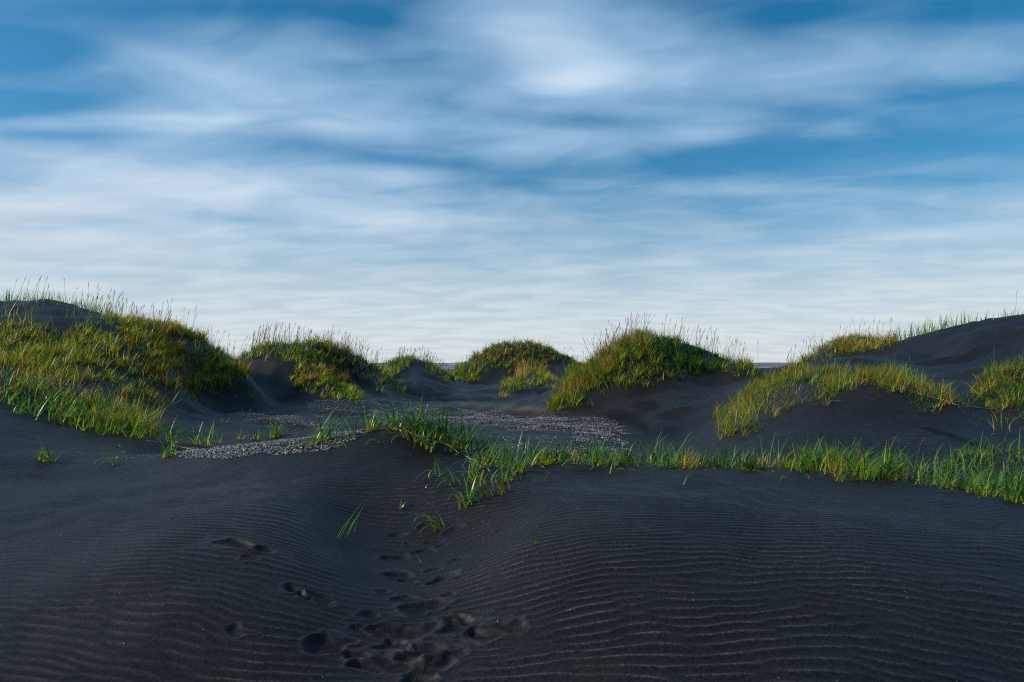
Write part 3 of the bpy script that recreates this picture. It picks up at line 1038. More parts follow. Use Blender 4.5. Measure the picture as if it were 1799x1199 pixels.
# arched dune
pG = [[(1260, 735), (1290, 702), (1325, 670), (1390, 645), (1440, 648), (1500, 655), (1560, 652), (1620, 668), (1690, 706), (1690, 716), (1645, 716), (1600, 692), (1540, 682), (1480, 686), (1440, 704), (1400, 712), (1360, 728), (1310, 755), (1275, 768), (1262, 765)]]
pGi = [[(1335, 722), (1350, 690), (1420, 668), (1440, 690), (1390, 705), (1350, 728)]]
a = scatter(pG, 12, 20, 620, -0.02, 1.1, seed=28, edge=17)
keep = ~inpoly(a[0] / a[1] * F + 900, HOR + (CAM_H - a[2]) / a[1] * F, pGi[0]) | (rng.random(len(a[0])) < 0.15)
a = tuple(q[keep] for q in a)
parts = [dune_blades(scatter([[(1585, 690), (1645, 700), (1642, 730), (1610, 724)], [(1436, 684), (1480, 684), (1470, 712), (1440, 716)], [(1300, 745), (1380, 722), (1370, 742), (1290, 775)]], 11.5, 18, 260, -0.3, 0.9, seed=50), 0.26, 0.011, MIXG, 0.25, 0.3, 0.9, 1.2, S=4, cs=.3),
         dune_blades(a, 0.27, 0.0115, MIX, 0.25, 0.3, 1.1, 0.9, S=4, lift=.03, cs=.32),
         dune_blades(scatter([[(1260, 735), (1290, 702), (1325, 670), (1400, 645), (1400, 680), (1340, 715), (1300, 750), (1270, 765)]], 13, 20, 420, -0.3, 0.9, seed=29), 0.26, 0.010, MIXY, 0.5, 3.4, 0.9, 0.9, S=4),
         dune_blades(scatter([[(1440, 672), (1500, 662), (1560, 660), (1620, 676), (1690, 708), (1680, 714), (1600, 690), (1520, 680), (1450, 690)]], 12, 18, 380, -0.3, 0.9, seed=30), 0.22, 0.009, MIXY, 0.3, 0, 1.0, 0.8, S=4),
         dune_blades(scatter(pG, 12, 20, 60, 0.0, 0.9, seed=31), 0.42, 0.011, MIXG, 0.3, 0.3, 0.3, 0.9, S=4)]
grass_obj('dune_grass', 'arch of green and yellow grass over the nearer dune on the right', SG, parts)
pK = [[(1395, 640), (1425, 600), (1500, 570), (1570, 580), (1570, 606), (1545, 612), (1500, 626), (1420, 637)]]
parts = [dune_blades(scatter(pK, 24, 33, 200, -0.5, 0.5, seed=33), 0.40, 0.022, MIXY, 0.3, 0, 1.0, 0.9, lift=.04, cs=.6),
         dune_blades(behind_crest(1400, 1560, 30, 38, 30, 0.7, seed=34), 0.5, 0.02, MIX)]
grass_obj('dune_grass', 'golden grass knoll where the bare right dune begins', SG, parts)

# crest of the bare dune
pH = [[(1560, 600), (1700, 560), (1799, 540), (2200, 500), (2200, 560), (1799, 565), (1700, 580), (1570, 612)]]
b1 = scatter(pH, 23, 30, 14, -0.1, 0.5, seed=36)
b2 = behind_crest(1560, 2200, 25.5, 29.5, 22, 0.8, seed=37)
parts = [dune_blades(b1, 0.35, 0.018, MIXG, 0.3, 0, 0.35, 0.5), dune_blades(b2, 0.62, 0.022, MIXG, 0.3, 0, 0.3, 0.5)]
grass_obj('dune_grass', 'sparse green blades along the crest of the bare dune at the right', SG, parts)

# clump at the right edge
pI = [[(1712, 692), (1730, 655), (1799, 638), (2000, 620), (2000, 700), (1799, 712), (1745, 728), (1728, 705)]]
parts = [dune_blades(scatter(pI, 12.5, 17, 620, -0.5, 0.9, seed=39), 0.30, 0.011, MIXY, 0.4, 3.6, 1.1, 1.2, S=4, lift=.08, cs=.36),
         dune_blades(scatter(pI, 12.5, 17, 220, -0.3, 0.9, seed=40), 0.34, 0.010, MIXG, 0.4, 3.6, 0.6, 1.1, S=4)]
grass_obj('dune_grass', 'shaggy straw and green grass clump at the right edge', SG, parts)
pI2 = [[(1690, 705), (1850, 715), (1850, 800), (1760, 780)]]
parts = [dune_blades(scatter(pI2, 9.5, 14, 60, 0.05, 1.2, seed=41), 0.28, 0.011, MIXG, 0.4, 3.6, 0.8, 1.1, S=4)]
grass_obj('dune_grass', 'scattered blades on the sand slope below the right edge clump', SG, parts)
pLs = [[(280, 700), (440, 690), (460, 720), (400, 745), (290, 750)]]
parts = [dune_blades(scatter(pLs, 15, 26, 14, 0.05, 0.8, seed=43), 0.28, 0.016, MIX, 0.4, 0, 0.8, 1.0)]
grass_obj('dune_grass', 'thin scattered blades on the sand right of the left dune', SG, parts)
pFar = [[(770, 662), (830, 650), (830, 672), (780, 672)], [(1310, 646), (1380, 646), (1380, 662), (1310, 662)]]
parts = [dune_blades(scatter(pFar, 60, 130, 8, -0.3, 0.1, seed=45), 0.5, 0.07, [(RUST, 2), (GOLD, 2), (GREEN, 1.5)], 0.3)]
grass_obj('dune_grass', 'rusty grass on the flat ground far behind the dunes', SG, parts)


# seed stalks along the crests
def stalk_obj(label, parts):
    V, FA, C = [], [], []
    off = 0
    for (v, f, c) in parts:
        V.append(v)
        FA.append(f + off)
        C.append(c)
        off += len(v)
    FA = np.concatenate(FA)
    TOT[0] += len(FA)
    me = mesh_from('seed_stalks', np.concatenate(V), FA, 3, {'Col': ('FLOAT_COLOR', np.concatenate(C))}, M_STALK)
    link('seed_stalks', me, kind='stuff', label=label, category='seed stalks', group='seed stalks along the dune crests')


def band(px0, px1, y0, y1, dens, seed, pymax):
    x, Y, h, q = behind_crest(px0, px1, y0, y1, dens, 0.3, seed)
    return x, Y, h, q


def crest_pts(px0, px1, y0, y1, dens, seed, below):
    """points within a few rows of the skyline of a dune"""
    g = np.random.default_rng(seed)
    ua, ub = (px0 - 900) / F, (px1 - 900) / F
    N = int((ub - ua) * (y1 ** 2 - y0 ** 2) / 2 * dens)
    Y = np.sqrt(g.random(N) * (y1 ** 2 - y0 ** 2) + y0 ** 2)
    u = ua + (ub - ua) * g.random(N)
    h = mid_h(u * Y, Y)
    slope = (h - CAM_H) / Y
    yy = np.linspace(y0 * 0.95, y1 * 1.05, 40)
    us_ = np.linspace(ua, ub, 120)
    UU, Y_ = np.meshgrid(us_, yy)
    sk = ((mid_h(UU * Y_, Y_) - CAM_H) / Y_).max(0)
    top = np.interp(u, us_, sk)
    ok = (top - slope) * F < below * g.random(N)
    cl = fbm(u * Y * 0.9, Y * 0.9, seed, 2)
    ok &= cl > 0.0 + g.normal(0, 0.15, N)
    return (u * Y)[ok], Y[ok], h[ok], cl[ok]


stalk_obj('tall seed stalks above the crest of the big left dune', [stalks(crest_pts(150, 425, 22, 29, 10, 61, 40), 0.85, 0.026), stalks(crest_pts(-200, 190, 22, 29, 3, 60, 30), 0.9, 0.026)])
stalk_obj('pinkish seed stalks along the top of the second dune', [stalks(crest_pts(425, 665, 31, 39, 17.6, 62, 30), 0.9, 0.032)])
stalk_obj('short pale seed stalks on the small pointed dune', [stalks(crest_pts(665, 790, 43, 52, 9.6, 63, 22), 0.75, 0.04)])
stalk_obj('faint seed stalks on the far round dune', [stalks(crest_pts(800, 1035, 66, 80, 2.1, 64, 22), 0.9, 0.045)])
stalk_obj('dense leaning seed stalks on the steep dune right of centre', [stalks(crest_pts(1025, 1170, 24, 29, 32.0, 65, 40), 1.0, 0.026, 0.9, .25), stalks(crest_pts(1170, 1310, 24, 29, 12.8, 66, 30), 0.85, 0.025)])
stalk_obj('few seed stalks on the golden knoll at the right', [stalks(crest_pts(1330, 1565, 17, 32, 2.6, 67, 22), 0.75, 0.024)])
stalk_obj('a few seed stalks on the crest of the bare dune', [stalks(crest_pts(1600, 2100, 22, 28, 0.6, 68, 15), 0.8, 0.024)])

# ------------------------------------------------------------------ grass line on the front crest
CR = [(690, 757), (740, 768), (790, 785), (830, 803), (880, 824), (940, 820), (1000, 816), (1060, 817), (1150, 820), (1250, 822), (1350, 827), (1450, 833), (1550, 842), (1650, 857), (1799, 883), (1950, 905), (2150, 930)]
CRW = [hit(*c) for c in CR]


def crest_line(px0, px1, dens, back, seed, fwd=0.12):
    g = np.random.default_rng(seed)
    cu = np.array([x / Y * F + 900 for x, Y in CRW])
    cY = np.array([Y for x, Y in CRW])
    Ln = (px1 - px0) / F * 7.8
    N = int(Ln * dens)
    q = g.uniform(px0, px1, N)
    # gather into clumps
    nc = int(Ln * 3.2)
    cc = g.uniform(px0, px1, nc)
    cb = g.random(nc) ** 1.2
    k = g.integers(0, nc, N)
    use = g.random(N) < 0.78
    q = np.where(use, cc[k] + g.normal(0, 9, N), q)
    bk = np.where(use, cb[k] * back * 1.3 + g.normal(0, 0.07, N), g.random(N) * back)
    Y = np.interp(q, cu, cY) + bk - fwd * g.random(N) ** 2
    x = (q - 900) / F * Y
    h = mid_h(x, Y)
    return x, Y, h, 2.2 * fbm(x * 1.5, Y * 1.5, seed, 3) - 0.1


FRESH = [(DGREEN, 2.4), (GREEN, 3.6), (BLUEG, 1.2), (LIME, 2.2)]
FG = 'beach grass growing along the front sand crest'
for (a0, a1, lb, sd, dn) in [(930, 1130, 'dense green grass on the front crest just right of the sand trough', 71, 95), (1130, 1400, 'long-bladed green grass row along the middle of the right front crest', 72, 80),
                             (1400, 1620, 'tall green grass row on the front crest below the arched dune', 73, 105), (1620, 2150, 'dense tall grass at the falling right end of the front crest', 74, 150)]:
    pr = [dune_blades(crest_line(a0, a1, dn * 2.7, 0.75, sd), 0.38, 0.0145, FRESH, 0.2, 0.2, 0.62, 0.9, S=6, base=np.array([0.24, 0.26, 0.02])),
          dune_blades(crest_line(a0, a1, dn * 1.3, 0.7, sd + 10), 0.42, 0.0135, [(BLUEG, 2), (GREEN, 1), (LIME, 1)], 0.2, 0.2, 0.8, 1.9, S=7),
          dune_blades(crest_line(a0, a1, dn * 2.2, 0.7, sd + 20), 0.20, 0.012, [(LIME, 3.5), (GOLD, 2), (STRAW, 1)], 0.2, 0, 1.0, 0.9, S=4)]
    if a0 == 930:
        pr.append(dune_blades(crest_line(830, 950, 40, 0.9, 97, 0.5), 0.34, 0.0135, FRESH, 0.2, 0.2, 0.8, 1.3, S=6, base=np.array([0.24, 0.26, 0.02])))
    if a0 == 1620:
        pr.append(dune_blades(scatter([[(1640, 815), (1720, 795), (1900, 780), (1950, 910), (1799, 880), (1640, 850)]], 6.7, 11, 150, -0.25, 0.9, seed=98, fine=False), 0.34, 0.0135, FRESH, 0.2, 0.2, 0.6, 1.0, S=5, base=np.array([0.24, 0.26, 0.02])))
    pr.append(dune_blades(crest_line(a0, a1, dn * 0.35, 1.7, sd + 30, 0.3), 0.32, 0.013, FRESH, 0.2, 0.2, 0.7, 1.3, S=5))
    grass_obj('beach_grass', lb, FG, pr)
print('grass tris', TOT[0])

# ------------------------------------------------------------------ single tufts, blade by blade
BL = []


def proto_blade(kind, k):
    bend = {'straight': rng.uniform(0.1, 0.5), 'curved': rng.uniform(1.2, 1.9), 'arched': rng.uniform(2.3, 3.1)}[kind]
    kink = None
    if kind == 'kinked':
        bend = 0.2
    S = 8
    one = np.ones(1)
    col = pick(1, [(DGREEN, 1.2), (GREEN, 3), (BLUEG, 2.5)])
    bcol = (LIME if k % 3 else GOLD)[None] * 1.0
    v, f, c = blades(np.zeros((1, 3)), one, one * 0, one * 0.03, one * bend, one * 0.022, col, S=S, pw=1.15, basecol=bcol, fold=True)
    me = mesh_from('blade', v, f, 3, {'Col': ('FLOAT_COLOR', c)}, M_BLADE)
    return me


PB = {k: [proto_blade(k, q) for q in range(7)] for k in ('straight', 'curved', 'arched')}


def dry_proto():
    one = np.ones(1)
    v, f, c = blades(np.zeros((1, 3)), one, one * 0, one * 0.2, one * 1.3, one * 0.02, STRAW[None] * 0.9, S=6, fold=True)
    return mesh_from('dry_blade', v, f, 3, {'Col': ('FLOAT_COLOR', c)}, M_BLADE)


DRYP = [dry_proto() for _ in range(3)]
NB = [0]


def tuft(px, py, nb, ht, style, label, spread=0.07, dry=0):
    nb = int(nb * 1.9) if nb >= 5 else nb
    if 240 < px < 680 and nb > 3:
        ht *= 1.15
    x, Y = hit(px, py)
    if Y > 9.4 and 640 < px < 1000:
        Y = 8.35
        x = (px - 900) / F * Y
    h = float(detail_h(np.array([x]), np.array([Y]))[0][0])
    root = bpy.data.objects.new('grass_tuft', None)
    COL.objects.link(root)
    root.location = (x, Y, h - 0.012)
    root.empty_display_size = 0.1
    root['label'] = label
    root['category'] = 'grass tuft'
    root['group'] = 'single grass tufts rooted in the sand'
    for k in range(nb + dry):
        isdry = k >= nb
        r = random.random()
        if style == 'upright':
            kind = 'straight' if r < 0.5 else ('curved' if r < 0.85 else 'arched')
            tilt = abs(random.gauss(0, 0.30))
            az = random.uniform(0, 6.28)
        elif style == 'spread':
            kind = 'straight' if r < 0.35 else ('curved' if r < 0.75 else 'arched')
            tilt = abs(random.gauss(0.25, 0.25))
            az = random.uniform(0, 6.28)
        elif style == 'left':
            kind = 'curved' if r < 0.4 else 'arched'
            tilt = random.uniform(0.2, 0.6)
            az = math.pi + random.gauss(0, 0.5)
        elif style == 'right':
            kind = 'curved' if r < 0.5 else 'arched'
            tilt = random.uniform(0.15, 0.5)
            az = random.gauss(0, 0.5)
        elif style == 'leanright':
            kind = 'straight'
            tilt = random.uniform(0.35, 0.6)
            az = random.gauss(0, 0.3)
        else:
            kind = 'straight'
            tilt = random.uniform(0.25, 0.6)
            az = math.pi + random.gauss(0, 0.3)
        me = random.choice(DRYP if isdry else PB[kind])
        o = bpy.data.objects.new('dry_blade' if isdry else 'blade', me)
        COL.objects.link(o)
        o.parent = root
        s = ht * random.uniform(0.65, 1.35) * (0.7 if isdry else 1)
        ws = random.uniform(0.75, 1.3)
        R = Matrix.Rotation(az, 4, 'Z') @ Matrix.Rotation(tilt, 4, 'Y')
        gx_, gy_ = random.gauss(0, spread * 0.5), random.gauss(0, spread * 0.35)
        if nb < 3:
            gx_ = gy_ = 0
        dzz = float(mid_h(np.array([x + gx_]), np.array([Y + gy_]))[0] - mid_h(np.array([x]), np.array([Y]))[0])
        o.matrix_basis = Matrix.Translation((gx_, gy_, dzz)) @ R @ Matrix.Diagonal((s, ws, s, 1))
        NB[0] += 1


TUFTS = [
    (80, 810, 13, .30, 'spread', 'low leafy tuft alone on pale sand near the left edge', .12, 0),
    (205, 818, 5, .34, 'left', 'drooping blades bent left over flat sand by the left hollow', .03, 0),
    (147, 799, 1, .14, 'left', 'tiny hooked blade just right of the lone left tuft', .02, 0),
    (158, 795, 1, .14, 'leanright', 'short pale slanting blade behind the lone left tuft', .02, 0),
    (190, 790, 3, .12, 'spread', 'three tiny sprouts in the middle of the left hollow', .08, 0),
    (213, 786, 3, .26, 'left', 'long blade arching left below the left dune fringe', .05, 0),
    (217, 796, 1, .12, 'upright', 'short upright sprout below the arching blade of the left hollow', .02, 0),
    (241, 792, 1, .14, 'upright', 'single thin sprout at the right of the left hollow', .02, 0),
    (298, 803, 10, .26, 'spread', 'tuft at the left tip of the near gravel ridge', .10, 1),
    (250, 770, 10, .32, 'spread', 'tuft at the end of the left dune fringe', .12, 2),
    (300, 778, 14, .40, 'spread', 'bushy tuft with crossing blades left of the near gravel', .16, 3),
    (352, 782, 13, .38, 'spread', 'wide flopping tuft behind the left end of near gravel', .18, 2),
    (385, 778, 4, .34, 'upright', 'thin upright blades between gravel tufts on the left', .10, 0),
    (420, 772, 5, .30, 'spread', 'small loose tuft behind the near gravel ridge', .12, 1),
    (450, 772, 9, .30, 'spread', 'leafy tuft left of the fan-shaped one on the gravel', .12, 2),
    (487, 768, 24, .36, 'spread', 'fan-shaped dense tuft standing behind the near gravel', .18, 3),
    (560, 778, 9, .42, 'leanright', 'tall blades leaning right at the right end of near gravel', .12, 2),
    (575, 774, 6, .26, 'spread', 'low tuft at the right end of the near gravel', .12, 0),
    (510, 790, 5, .26, 'right', 'blades lying to the right across the gravel edge', .14, 0),
    (552, 789, 4, .30, 'left', 'low arched blades on sand just below the near gravel', .10, 0),
    (598, 790, 3, .32, 'left', 'thin blades bowed left on the sand before the front crest', .10, 0),
    (618, 770, 5, .34, 'leanleft', 'sparse leaning blades left of the front crest top', .14, 2),
    (655, 758, 12, .38, 'spread', 'spreading tuft on the left shoulder of the front crest', .16, 3),
    (668, 780, 2, .24, 'left', 'single blade bowed left on the slope under the crest top', .03, 0),
    (690, 752, 13, .40, 'spread', 'tuft with pale bent blades at the very crest top', .12, 2),
    (712, 756, 14, .40, 'upright', 'tall dark tuft at the crest top, first of the centre row', .14, 2),
    (737, 758, 15, .43, 'spread', 'tallest tuft of the centre crest row', .15, 3),
    (760, 764, 15, .38, 'spread', 'crossing tuft right of the tallest centre one', .15, 3),
    (785, 770, 14, .44, 'upright', 'upright tuft halfway down the centre row', .14, 3),
    (812, 780, 14, .44, 'spread', 'tuft with long right-leaning blades on the centre row', .14, 3),
    (835, 787, 13, .40, 'leanright', 'right-leaning tuft at the lower end of the centre row', .14, 3),
    (716, 772, 5, .26, 'left', 'short bent blades on the slope below the crest top', .05, 0),
    (742, 780, 12, .32, 'spread', 'dark leafy tuft hanging below the centre row', .12, 1),
    (758, 793, 7, .26, 'spread', 'tuft with a pale folded blade lower on the dark slope', .06, 0),
    (786, 795, 7, .24, 'leanright', 'small green tuft beside a pale kinked blade', .07, 0),
    (806, 800, 4, .24, 'right', 'thin upright pair with pale bent blades on the slope', .05, 0),
    (850, 822, 16, .40, 'spread', 'pale leafy tuft in the trough between the two crests', .14, 4),
    (868, 806, 12, .40, 'spread', 'yellowish tuft behind the trough', .16, 4),
    (895, 822, 14, .38, 'spread', 'tuft at the left end of the right crest', .14, 4),
    (915, 830, 12, .38, 'upright', 'upright tuft where the right crest begins', .10, 2),
    (828, 838, 6, .28, 'spread', 'low sprawling tuft at the upper left of the trough', .10, 2),
    (845, 850, 8, .34, 'spread', 'middle one of the sprawling pale tufts in the trough', .12, 3),
    (893, 846, 9, .36, 'spread', 'bushy tuft spilling from the right crest into the trough', .12, 3),
    (858, 872, 5, .30, 'left', 'lowest bent tuft under the sprawling ones in the trough', .06, 1),
    (880, 868, 5, .40, 'upright', 'tall thin blades standing alone in the trough', .08, 1),
    (866, 872, 3, .30, 'leanleft', 'broad pale blade leaning left in the trough', .03, 0),
    (765, 838, 4, .24, 'upright', 'row of short stiff sprouts in the trough', .10, 1),
    (795, 850, 5, .38, 'left', 'long blades arching left above the footprints', .08, 0),
    (822, 888, 8, .34, 'spread', 'spreading tuft with flat lying blades above the footprints', .08, 1),
    (748, 858, 1, .16, 'upright', 'single pale vertical stub on the trough slope', .02, 0),
    (705, 892, 3, .12, 'upright', 'tiny sprouts left of the bowed tuft above the footprints', .07, 0),
    (773, 930, 5, .34, 'left', 'two-stemmed tuft with pale blades bowed left', .05, 0),
    (598, 948, 4, .24, 'leanright', 'dark stiff tuft leaning right on smooth sand left of footprints', .03, 0),
    (563, 945, 1, .08, 'upright', 'tiny sprout left of the dark stiff tuft', .02, 0),
    (622, 935, 1, .12, 'upright', 'thin sprout right of the dark stiff tuft', .02, 0),
    (742, 990, 2, .28, 'leanleft', 'pair of crossing blades standing among the footprints', .03, 0),
    (869, 936, 1, .18, 'leanleft', 'single dark blade leaning left, right of the footprints', .02, 0),
    (942, 955, 1, .08, 'upright', 'tiny lone sprout on the rippled right slope', .02, 0),
    (797, 976, 1, .10, 'leanleft', 'short blade poking from a footprint rim', .02, 0),
    (1200, 852, 2, .30, 'leanright', 'lone green blade on rippled sand below the right crest', .03, 0),
    (953, 848, 1, .18, 'leanright', 'lone blade at the left of the right slope', .02, 0),
    (1072, 832, 2, .14, 'upright', 'short pair of sprouts below the right crest', .06, 0),
    (1378, 842, 2, .26, 'upright', 'thin dark sprouts in front of the right crest middle', .03, 0),
    (1428, 842, 3, .20, 'leanleft', 'short dark tuft in front of the right crest', .05, 0),
    (1474, 846, 5, .30, 'spread', 'dark drooping tuft forward of the right crest grass', .05, 0),
    (1512, 844, 3, .26, 'upright', 'small dark tuft right of the drooping one', .05, 0),
    (330, 828, 1, .10, 'upright', 'tiny sprout on sand below the near gravel tip', .02, 0),
    (1695, 800, 5, .28, 'spread', 'thin tuft on the slope behind the right crest', .1, 1),
    (1698, 712, 6, .30, 'upright', 'small upright tuft on the saddle left of the edge clump', .1, 1),
    (1795, 640, 8, .36, 'spread', 'tuft high at the right edge above the shaggy clump', .1, 1),
    (440, 700, 9, .30, 'spread', 'small tuft on the dark slope beside the left dune', .2, 0),
    (475, 700, 2, .30, 'upright', 'single pale stub in the dark hollow of the second dune', .1, 0),
]
for t in TUFTS:
    tuft(*t)
print('blade objects', NB[0])


# ------------------------------------------------------------------ single seed stalks
def stalk_parts():
    v, f, c = stalks((np.zeros(1), np.zeros(1), np.full(1, 0.02), np.zeros(1)), 1.0, 0.012, 0, 0.02)
    stem_f = [t for t in f.tolist() if max(t) < 6]
    head_f = [t for t in f.tolist() if min(t) >= 3 and max(t) >= 6]
    return v, np.array(stem_f), np.array(head_f), c


STK = [(1722, 662, .62, 0.10, 'tall thin stalk above the shaggy edge clump, leftmost of five'), (1738, 664, .60, 0.05, 'dark tall stalk above the edge clump, second from left'),
       (1748, 660, .66, 0.12, 'middle seed stalk of the five above the right edge clump'), (1764, 660, .62, 0.2, 'leaning stalk above the edge clump, fourth from left'),
       (1772, 650, .40, 0.08, 'short seed stalk above the edge clump, rightmost of five'),
       (1512, 660, .48, 0.05, 'upright pale stalk on top of the arched dune'), (1536, 662, .42, 0.0, 'pale stalk on the arched dune right of the upright one'),
       (1580, 672, .58, 0.35, 'long stalk leaning left on the right arm of the arch'), (1592, 672, .60, 0.1, 'tall brown stalk at the middle right of the arch'),
       (1606, 676, .62, 0.25, 'rightmost tall stalk on the arched dune'), (1510, 835, .34, 0.02, 'brown seed stalk standing in the front crest grass'),
       (1605, 830, .36, 0.02, 'reddish seed stalk in the front crest grass below the arch'), (1745, 838, .36, 0.15, 'bent brown stalk in the grass at the right front'),
       (1140, 815, .30, 0.05, 'brown seed stalk in the middle front crest grass')]
for (px, py, Lh, lean, lb) in STK:
    x, Y = hit(px, py)
    if px > 1715 and py < 700:
        Y = 14.6
        x = (px - 900) / F * Y
    h = float(mid_h(np.array([x]), np.array([Y]))[0])
    root = bpy.data.objects.new('seed_stalk', None)
    COL.objects.link(root)
    root.location = (x, Y, h)
    root.rotation_euler = (0, -lean, random.uniform(-.3, .3))
    root['label'] = lb
    root['category'] = 'seed stalk'
    root['group'] = 'single seed stalks standing in the grass'
    v, sf, hf, c = stalk_parts()
    v = v.copy()
    v[:, 2] *= Lh
    v[:, 0] *= 0.6
    for nm, ff in (('stem', sf), ('seed_head', hf)):
        used, iv = np.unique(ff, return_inverse=True)
        me = mesh_from(nm, v[used], iv.reshape(-1, 3), 3, {'Col': ('FLOAT_COLOR', c[used])}, M_STALK)
        link(nm, me, root)


# ------------------------------------------------------------------ straw and runners lying on the sand
lit = []
for k, (poly, y0, y1, dn) in enumerate([([(880, 815), (1300, 812), (1799, 850), (1900, 880), (1900, 905), (1799, 890), (1550, 848), (1300, 830), (880, 835)], 6.4, 8.6, 34),
                         ([(1250, 770), (1300, 700), (1400, 660), (1600, 680), (1720, 715), (1700, 740), (1500, 700), (1400, 720)], 11, 18, 16),
                         ([(1680, 700), (1900, 690), (1900, 800), (1700, 760)], 9, 14, 12),
                         ([(180, 760), (300, 750), (360, 790), (280, 805), (200, 780)], 8.5, 14, 16),
                         ([(660, 750), (720, 755), (840, 790), (930, 815), (900, 850), (780, 790)], 6, 10, 34)]):
    q = scatter([poly], y0, y1, dn, -9, seed=130 + k, fine=False)
    v, f, c = dune_blades((q[0], q[1], q[2] + 0.03, q[3]), 0.22, 0.010, [(STRAW, 3), (GOLD, 1), (RUST, 1)], 0, 0, 0.2, 0.4, S=3)
    # lay the blades down
    nb_ = 7
    V3 = v.reshape(-1, nb_, 3)
    rt = V3[:, :1].copy()
    d3 = V3 - rt
    hz = d3[..., 2].copy()
    an = rng.uniform(0, 6.28, len(V3))[:, None]
    d3[..., 0] += hz * np.cos(an)
    d3[..., 1] += hz * np.sin(an)
    d3[..., 2] = 0
    V3 = rt + d3
    xx, yy_ = V3[..., 0].ravel(), V3[..., 1].ravel()
    V3[..., 2] = (mid_h(xx, yy_) + 0.012).reshape(V3.shape[:2])
    lit.append((V3.reshape(-1, 3), f, c))
o = grass_obj('straw_litter', 'dead straw blades lying on the sand around the grass', 'litter on the sand', lit)
o['category'] = 'straw litter'
del o['group']


def runner(pix, Ys, rad, label):
    """a dry root runner half buried along the sand"""
    P3 = []
    for (px, py), Y in zip(pix, Ys):
        P3.append((px, Y))
    n_ = 60
    t = np.linspace(0, len(P3) - 1, n_)
    pxs = np.interp(t, range(len(P3)), [p[0] for p in P3])
    yy = np.interp(t, range(len(P3)), [p[1] for p in P3]) + 0.05 * vnoise(t * 2.0, t * 0 + 3.3, 77)
    xx = (pxs - 900) / F * yy
    zz = mid_h(xx, yy) + 0.008 + 0.012 * vnoise(t * 3.0, t * 0 + 9.3, 78)
    c3 = np.stack([xx, yy, zz], -1)
    V = []
    for q in range(4):
        a_ = q * math.pi / 2 + 0.4
        rr = rad * (0.7 + 0.5 * rng.random(n_))
        V.append(c3 + np.stack([0 * rr, np.cos(a_) * rr, np.sin(a_) * rr], -1))
    V = np.stack(V, 1).reshape(-1, 3)
    f = []
    for k in range(n_ - 1):
        for q in range(4):
            f.append((4 * k + q, 4 * k + (q + 1) % 4, 4 * k + 4 + (q + 1) % 4, 4 * k + 4 + q))
    C = np.concatenate([np.tile(np.array([0.34, 0.20, 0.11]), (len(V), 1)) * rng.uniform(0.5, 1.3, (len(V), 1)), np.ones((len(V), 1))], 1)
    me = mesh_from('root_runner', V, np.array(f), 4, {'Col': ('FLOAT_COLOR', C)}, M_STALK)
    link('root_runner', me, label=label, category='root runner')


def rpix(lst, ymax):
    out = []
    for p in lst:
        x, Y = hit(*p)
        out.append(min(Y, ymax))
    return out


pa = [(1560, 676), (1620, 694), (1680, 712), (1730, 719), (1770, 712), (1830, 700)]
runner(pa, rpix(pa, 14.5), 0.010, 'straw-coloured root runner lying from the arched dune to the right edge clump')
pb = [(620, 764), (690, 755), (730, 764), (790, 786), (840, 812), (862, 830)]
runner(pb, rpix(pb, 8.9), 0.008, 'dry root runner lying along the top of the front crest')
pc_ = [(255, 776), (300, 782), (345, 792)]
runner(pc_, rpix(pc_, 12), 0.008, 'short dry root runner between the left fringe and the near gravel')

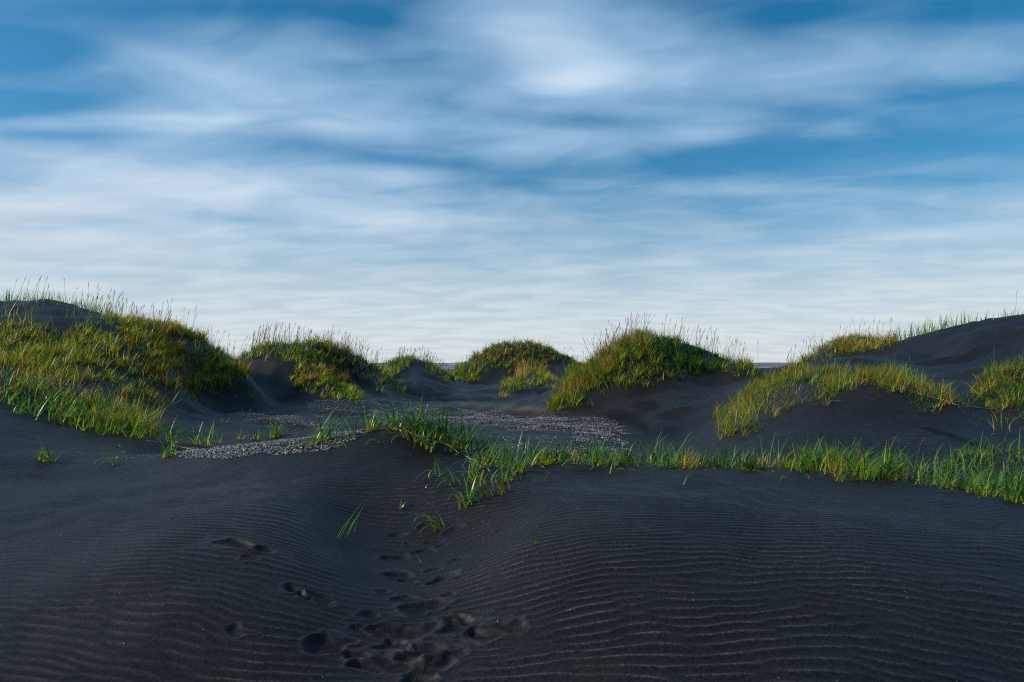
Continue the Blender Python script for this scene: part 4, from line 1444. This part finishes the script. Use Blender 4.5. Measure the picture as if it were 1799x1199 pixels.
# ------------------------------------------------------------------ gravel
def pebbles(pts, size, name, label, var=0.33):
    x, Y, h, _ = pts
    N = len(x)
    o = np.array([(1, 0, 0), (0, 1, 0), (-1, 0, 0), (0, -1, 0), (0, 0, 1), (0, 0, -1)], float)
    f = np.array([(0, 1, 4), (1, 2, 4), (2, 3, 4), (3, 0, 4), (1, 0, 5), (2, 1, 5), (3, 2, 5), (0, 3, 5)])
    s = size * np.exp(rng.normal(0, var, N))
    sc = np.stack([s * rng.uniform(0.8, 1.5, N), s * rng.uniform(0.7, 1.2, N), s * rng.uniform(0.4, 0.8, N)], -1) * 0.5
    V = o[None] * sc[:, None] * rng.uniform(0.7, 1.25, (N, 6, 1))
    V[:, :4, 2] += rng.normal(0, 0.18, (N, 4)) * s[:, None]
    a = rng.uniform(0, 6.28, N)
    ca, sa = np.cos(a)[:, None], np.sin(a)[:, None]
    V = np.stack([V[..., 0] * ca - V[..., 1] * sa, V[..., 0] * sa + V[..., 1] * ca, V[..., 2]], -1)
    V += np.stack([x, Y, h + sc[:, 2] * 0.4 + 0.003], -1)[:, None]
    FA = (f[None] + (np.arange(N) * 6)[:, None, None]).reshape(-1, 3)
    pal = np.array([(0.36, 0.36, 0.37), (0.22, 0.23, 0.25), (0.33, 0.28, 0.25), (0.10, 0.10, 0.11), (0.52, 0.50, 0.48), (0.14, 0.145, 0.155)])
    C = 0.78 * pal[rng.choice(6, N, p=[.22, .2, .14, .2, .06, .18])] * rng.uniform(0.7, 1.3, (N, 1))
    C = np.repeat(C, 6, 0)
    TOT[0] += len(FA)
    me = mesh_from(name, V.reshape(-1, 3), FA, 3, {'Col': ('FLOAT_COLOR', np.concatenate([C, np.ones((len(C), 1))], 1))}, M_PEB, smooth=False)
    link(name, me, kind='stuff', label=label, category='gravel', group='gravel patches on the sand')


pg1 = [[(300, 800), (335, 786), (420, 772), (540, 764), (640, 757), (640, 768), (575, 790), (480, 800), (330, 806)]]
pebbles(scatter(pg1, 7.6, 12.5, 1900, -0.5, 1.2, seed=101, fine=False, edge=5), 0.0175, 'gravel', 'Coarse pale pebbles on the near sand ridge left of centre')
pebbles(scatter([[(195, 803), (215, 800), (245, 806), (215, 811), (190, 809)], [(250, 800), (300, 796), (300, 802), (255, 805)]], 8.5, 11, 90, -0.1, 2.0, seed=102, fine=False, edge=3), 0.02, 'gravel', 'thin streak of pebbles on the sand of the left hollow')
pg2 = [[(415, 728), (445, 722), (560, 738), (600, 744), (585, 752), (500, 756), (450, 745)]]
pebbles(scatter(pg2, 13, 26, 650, -0.35, 0.7, seed=103, edge=20, fine=False), 0.019, 'gravel', 'gravel patch behind the fan-shaped tuft')
pg3 = [[(497, 710), (560, 704), (680, 716), (860, 724), (1000, 735), (1070, 732), (1100, 748), (1075, 768), (1000, 766), (900, 752), (800, 740), (700, 737), (620, 734), (560, 720), (500, 718)]]
pebbles(scatter(pg3, 13, 32, 650, -0.42, 1.0, seed=104, edge=20, fine=False), 0.0195, 'gravel', 'long gravel band sweeping across the basin to the right')
pg4 = [[(855, 762), (900, 768), (940, 780), (930, 792), (880, 784)], [(940, 765), (1100, 770), (1110, 800), (960, 800)]]
pebbles(scatter(pg4, 9, 17, 230, -0.2, 0.8, seed=105), 0.022, 'gravel', 'scattered pebbles behind the grass of the trough')
print('stuff tris', TOT[0], 'ground tris', len(quads) * 2)
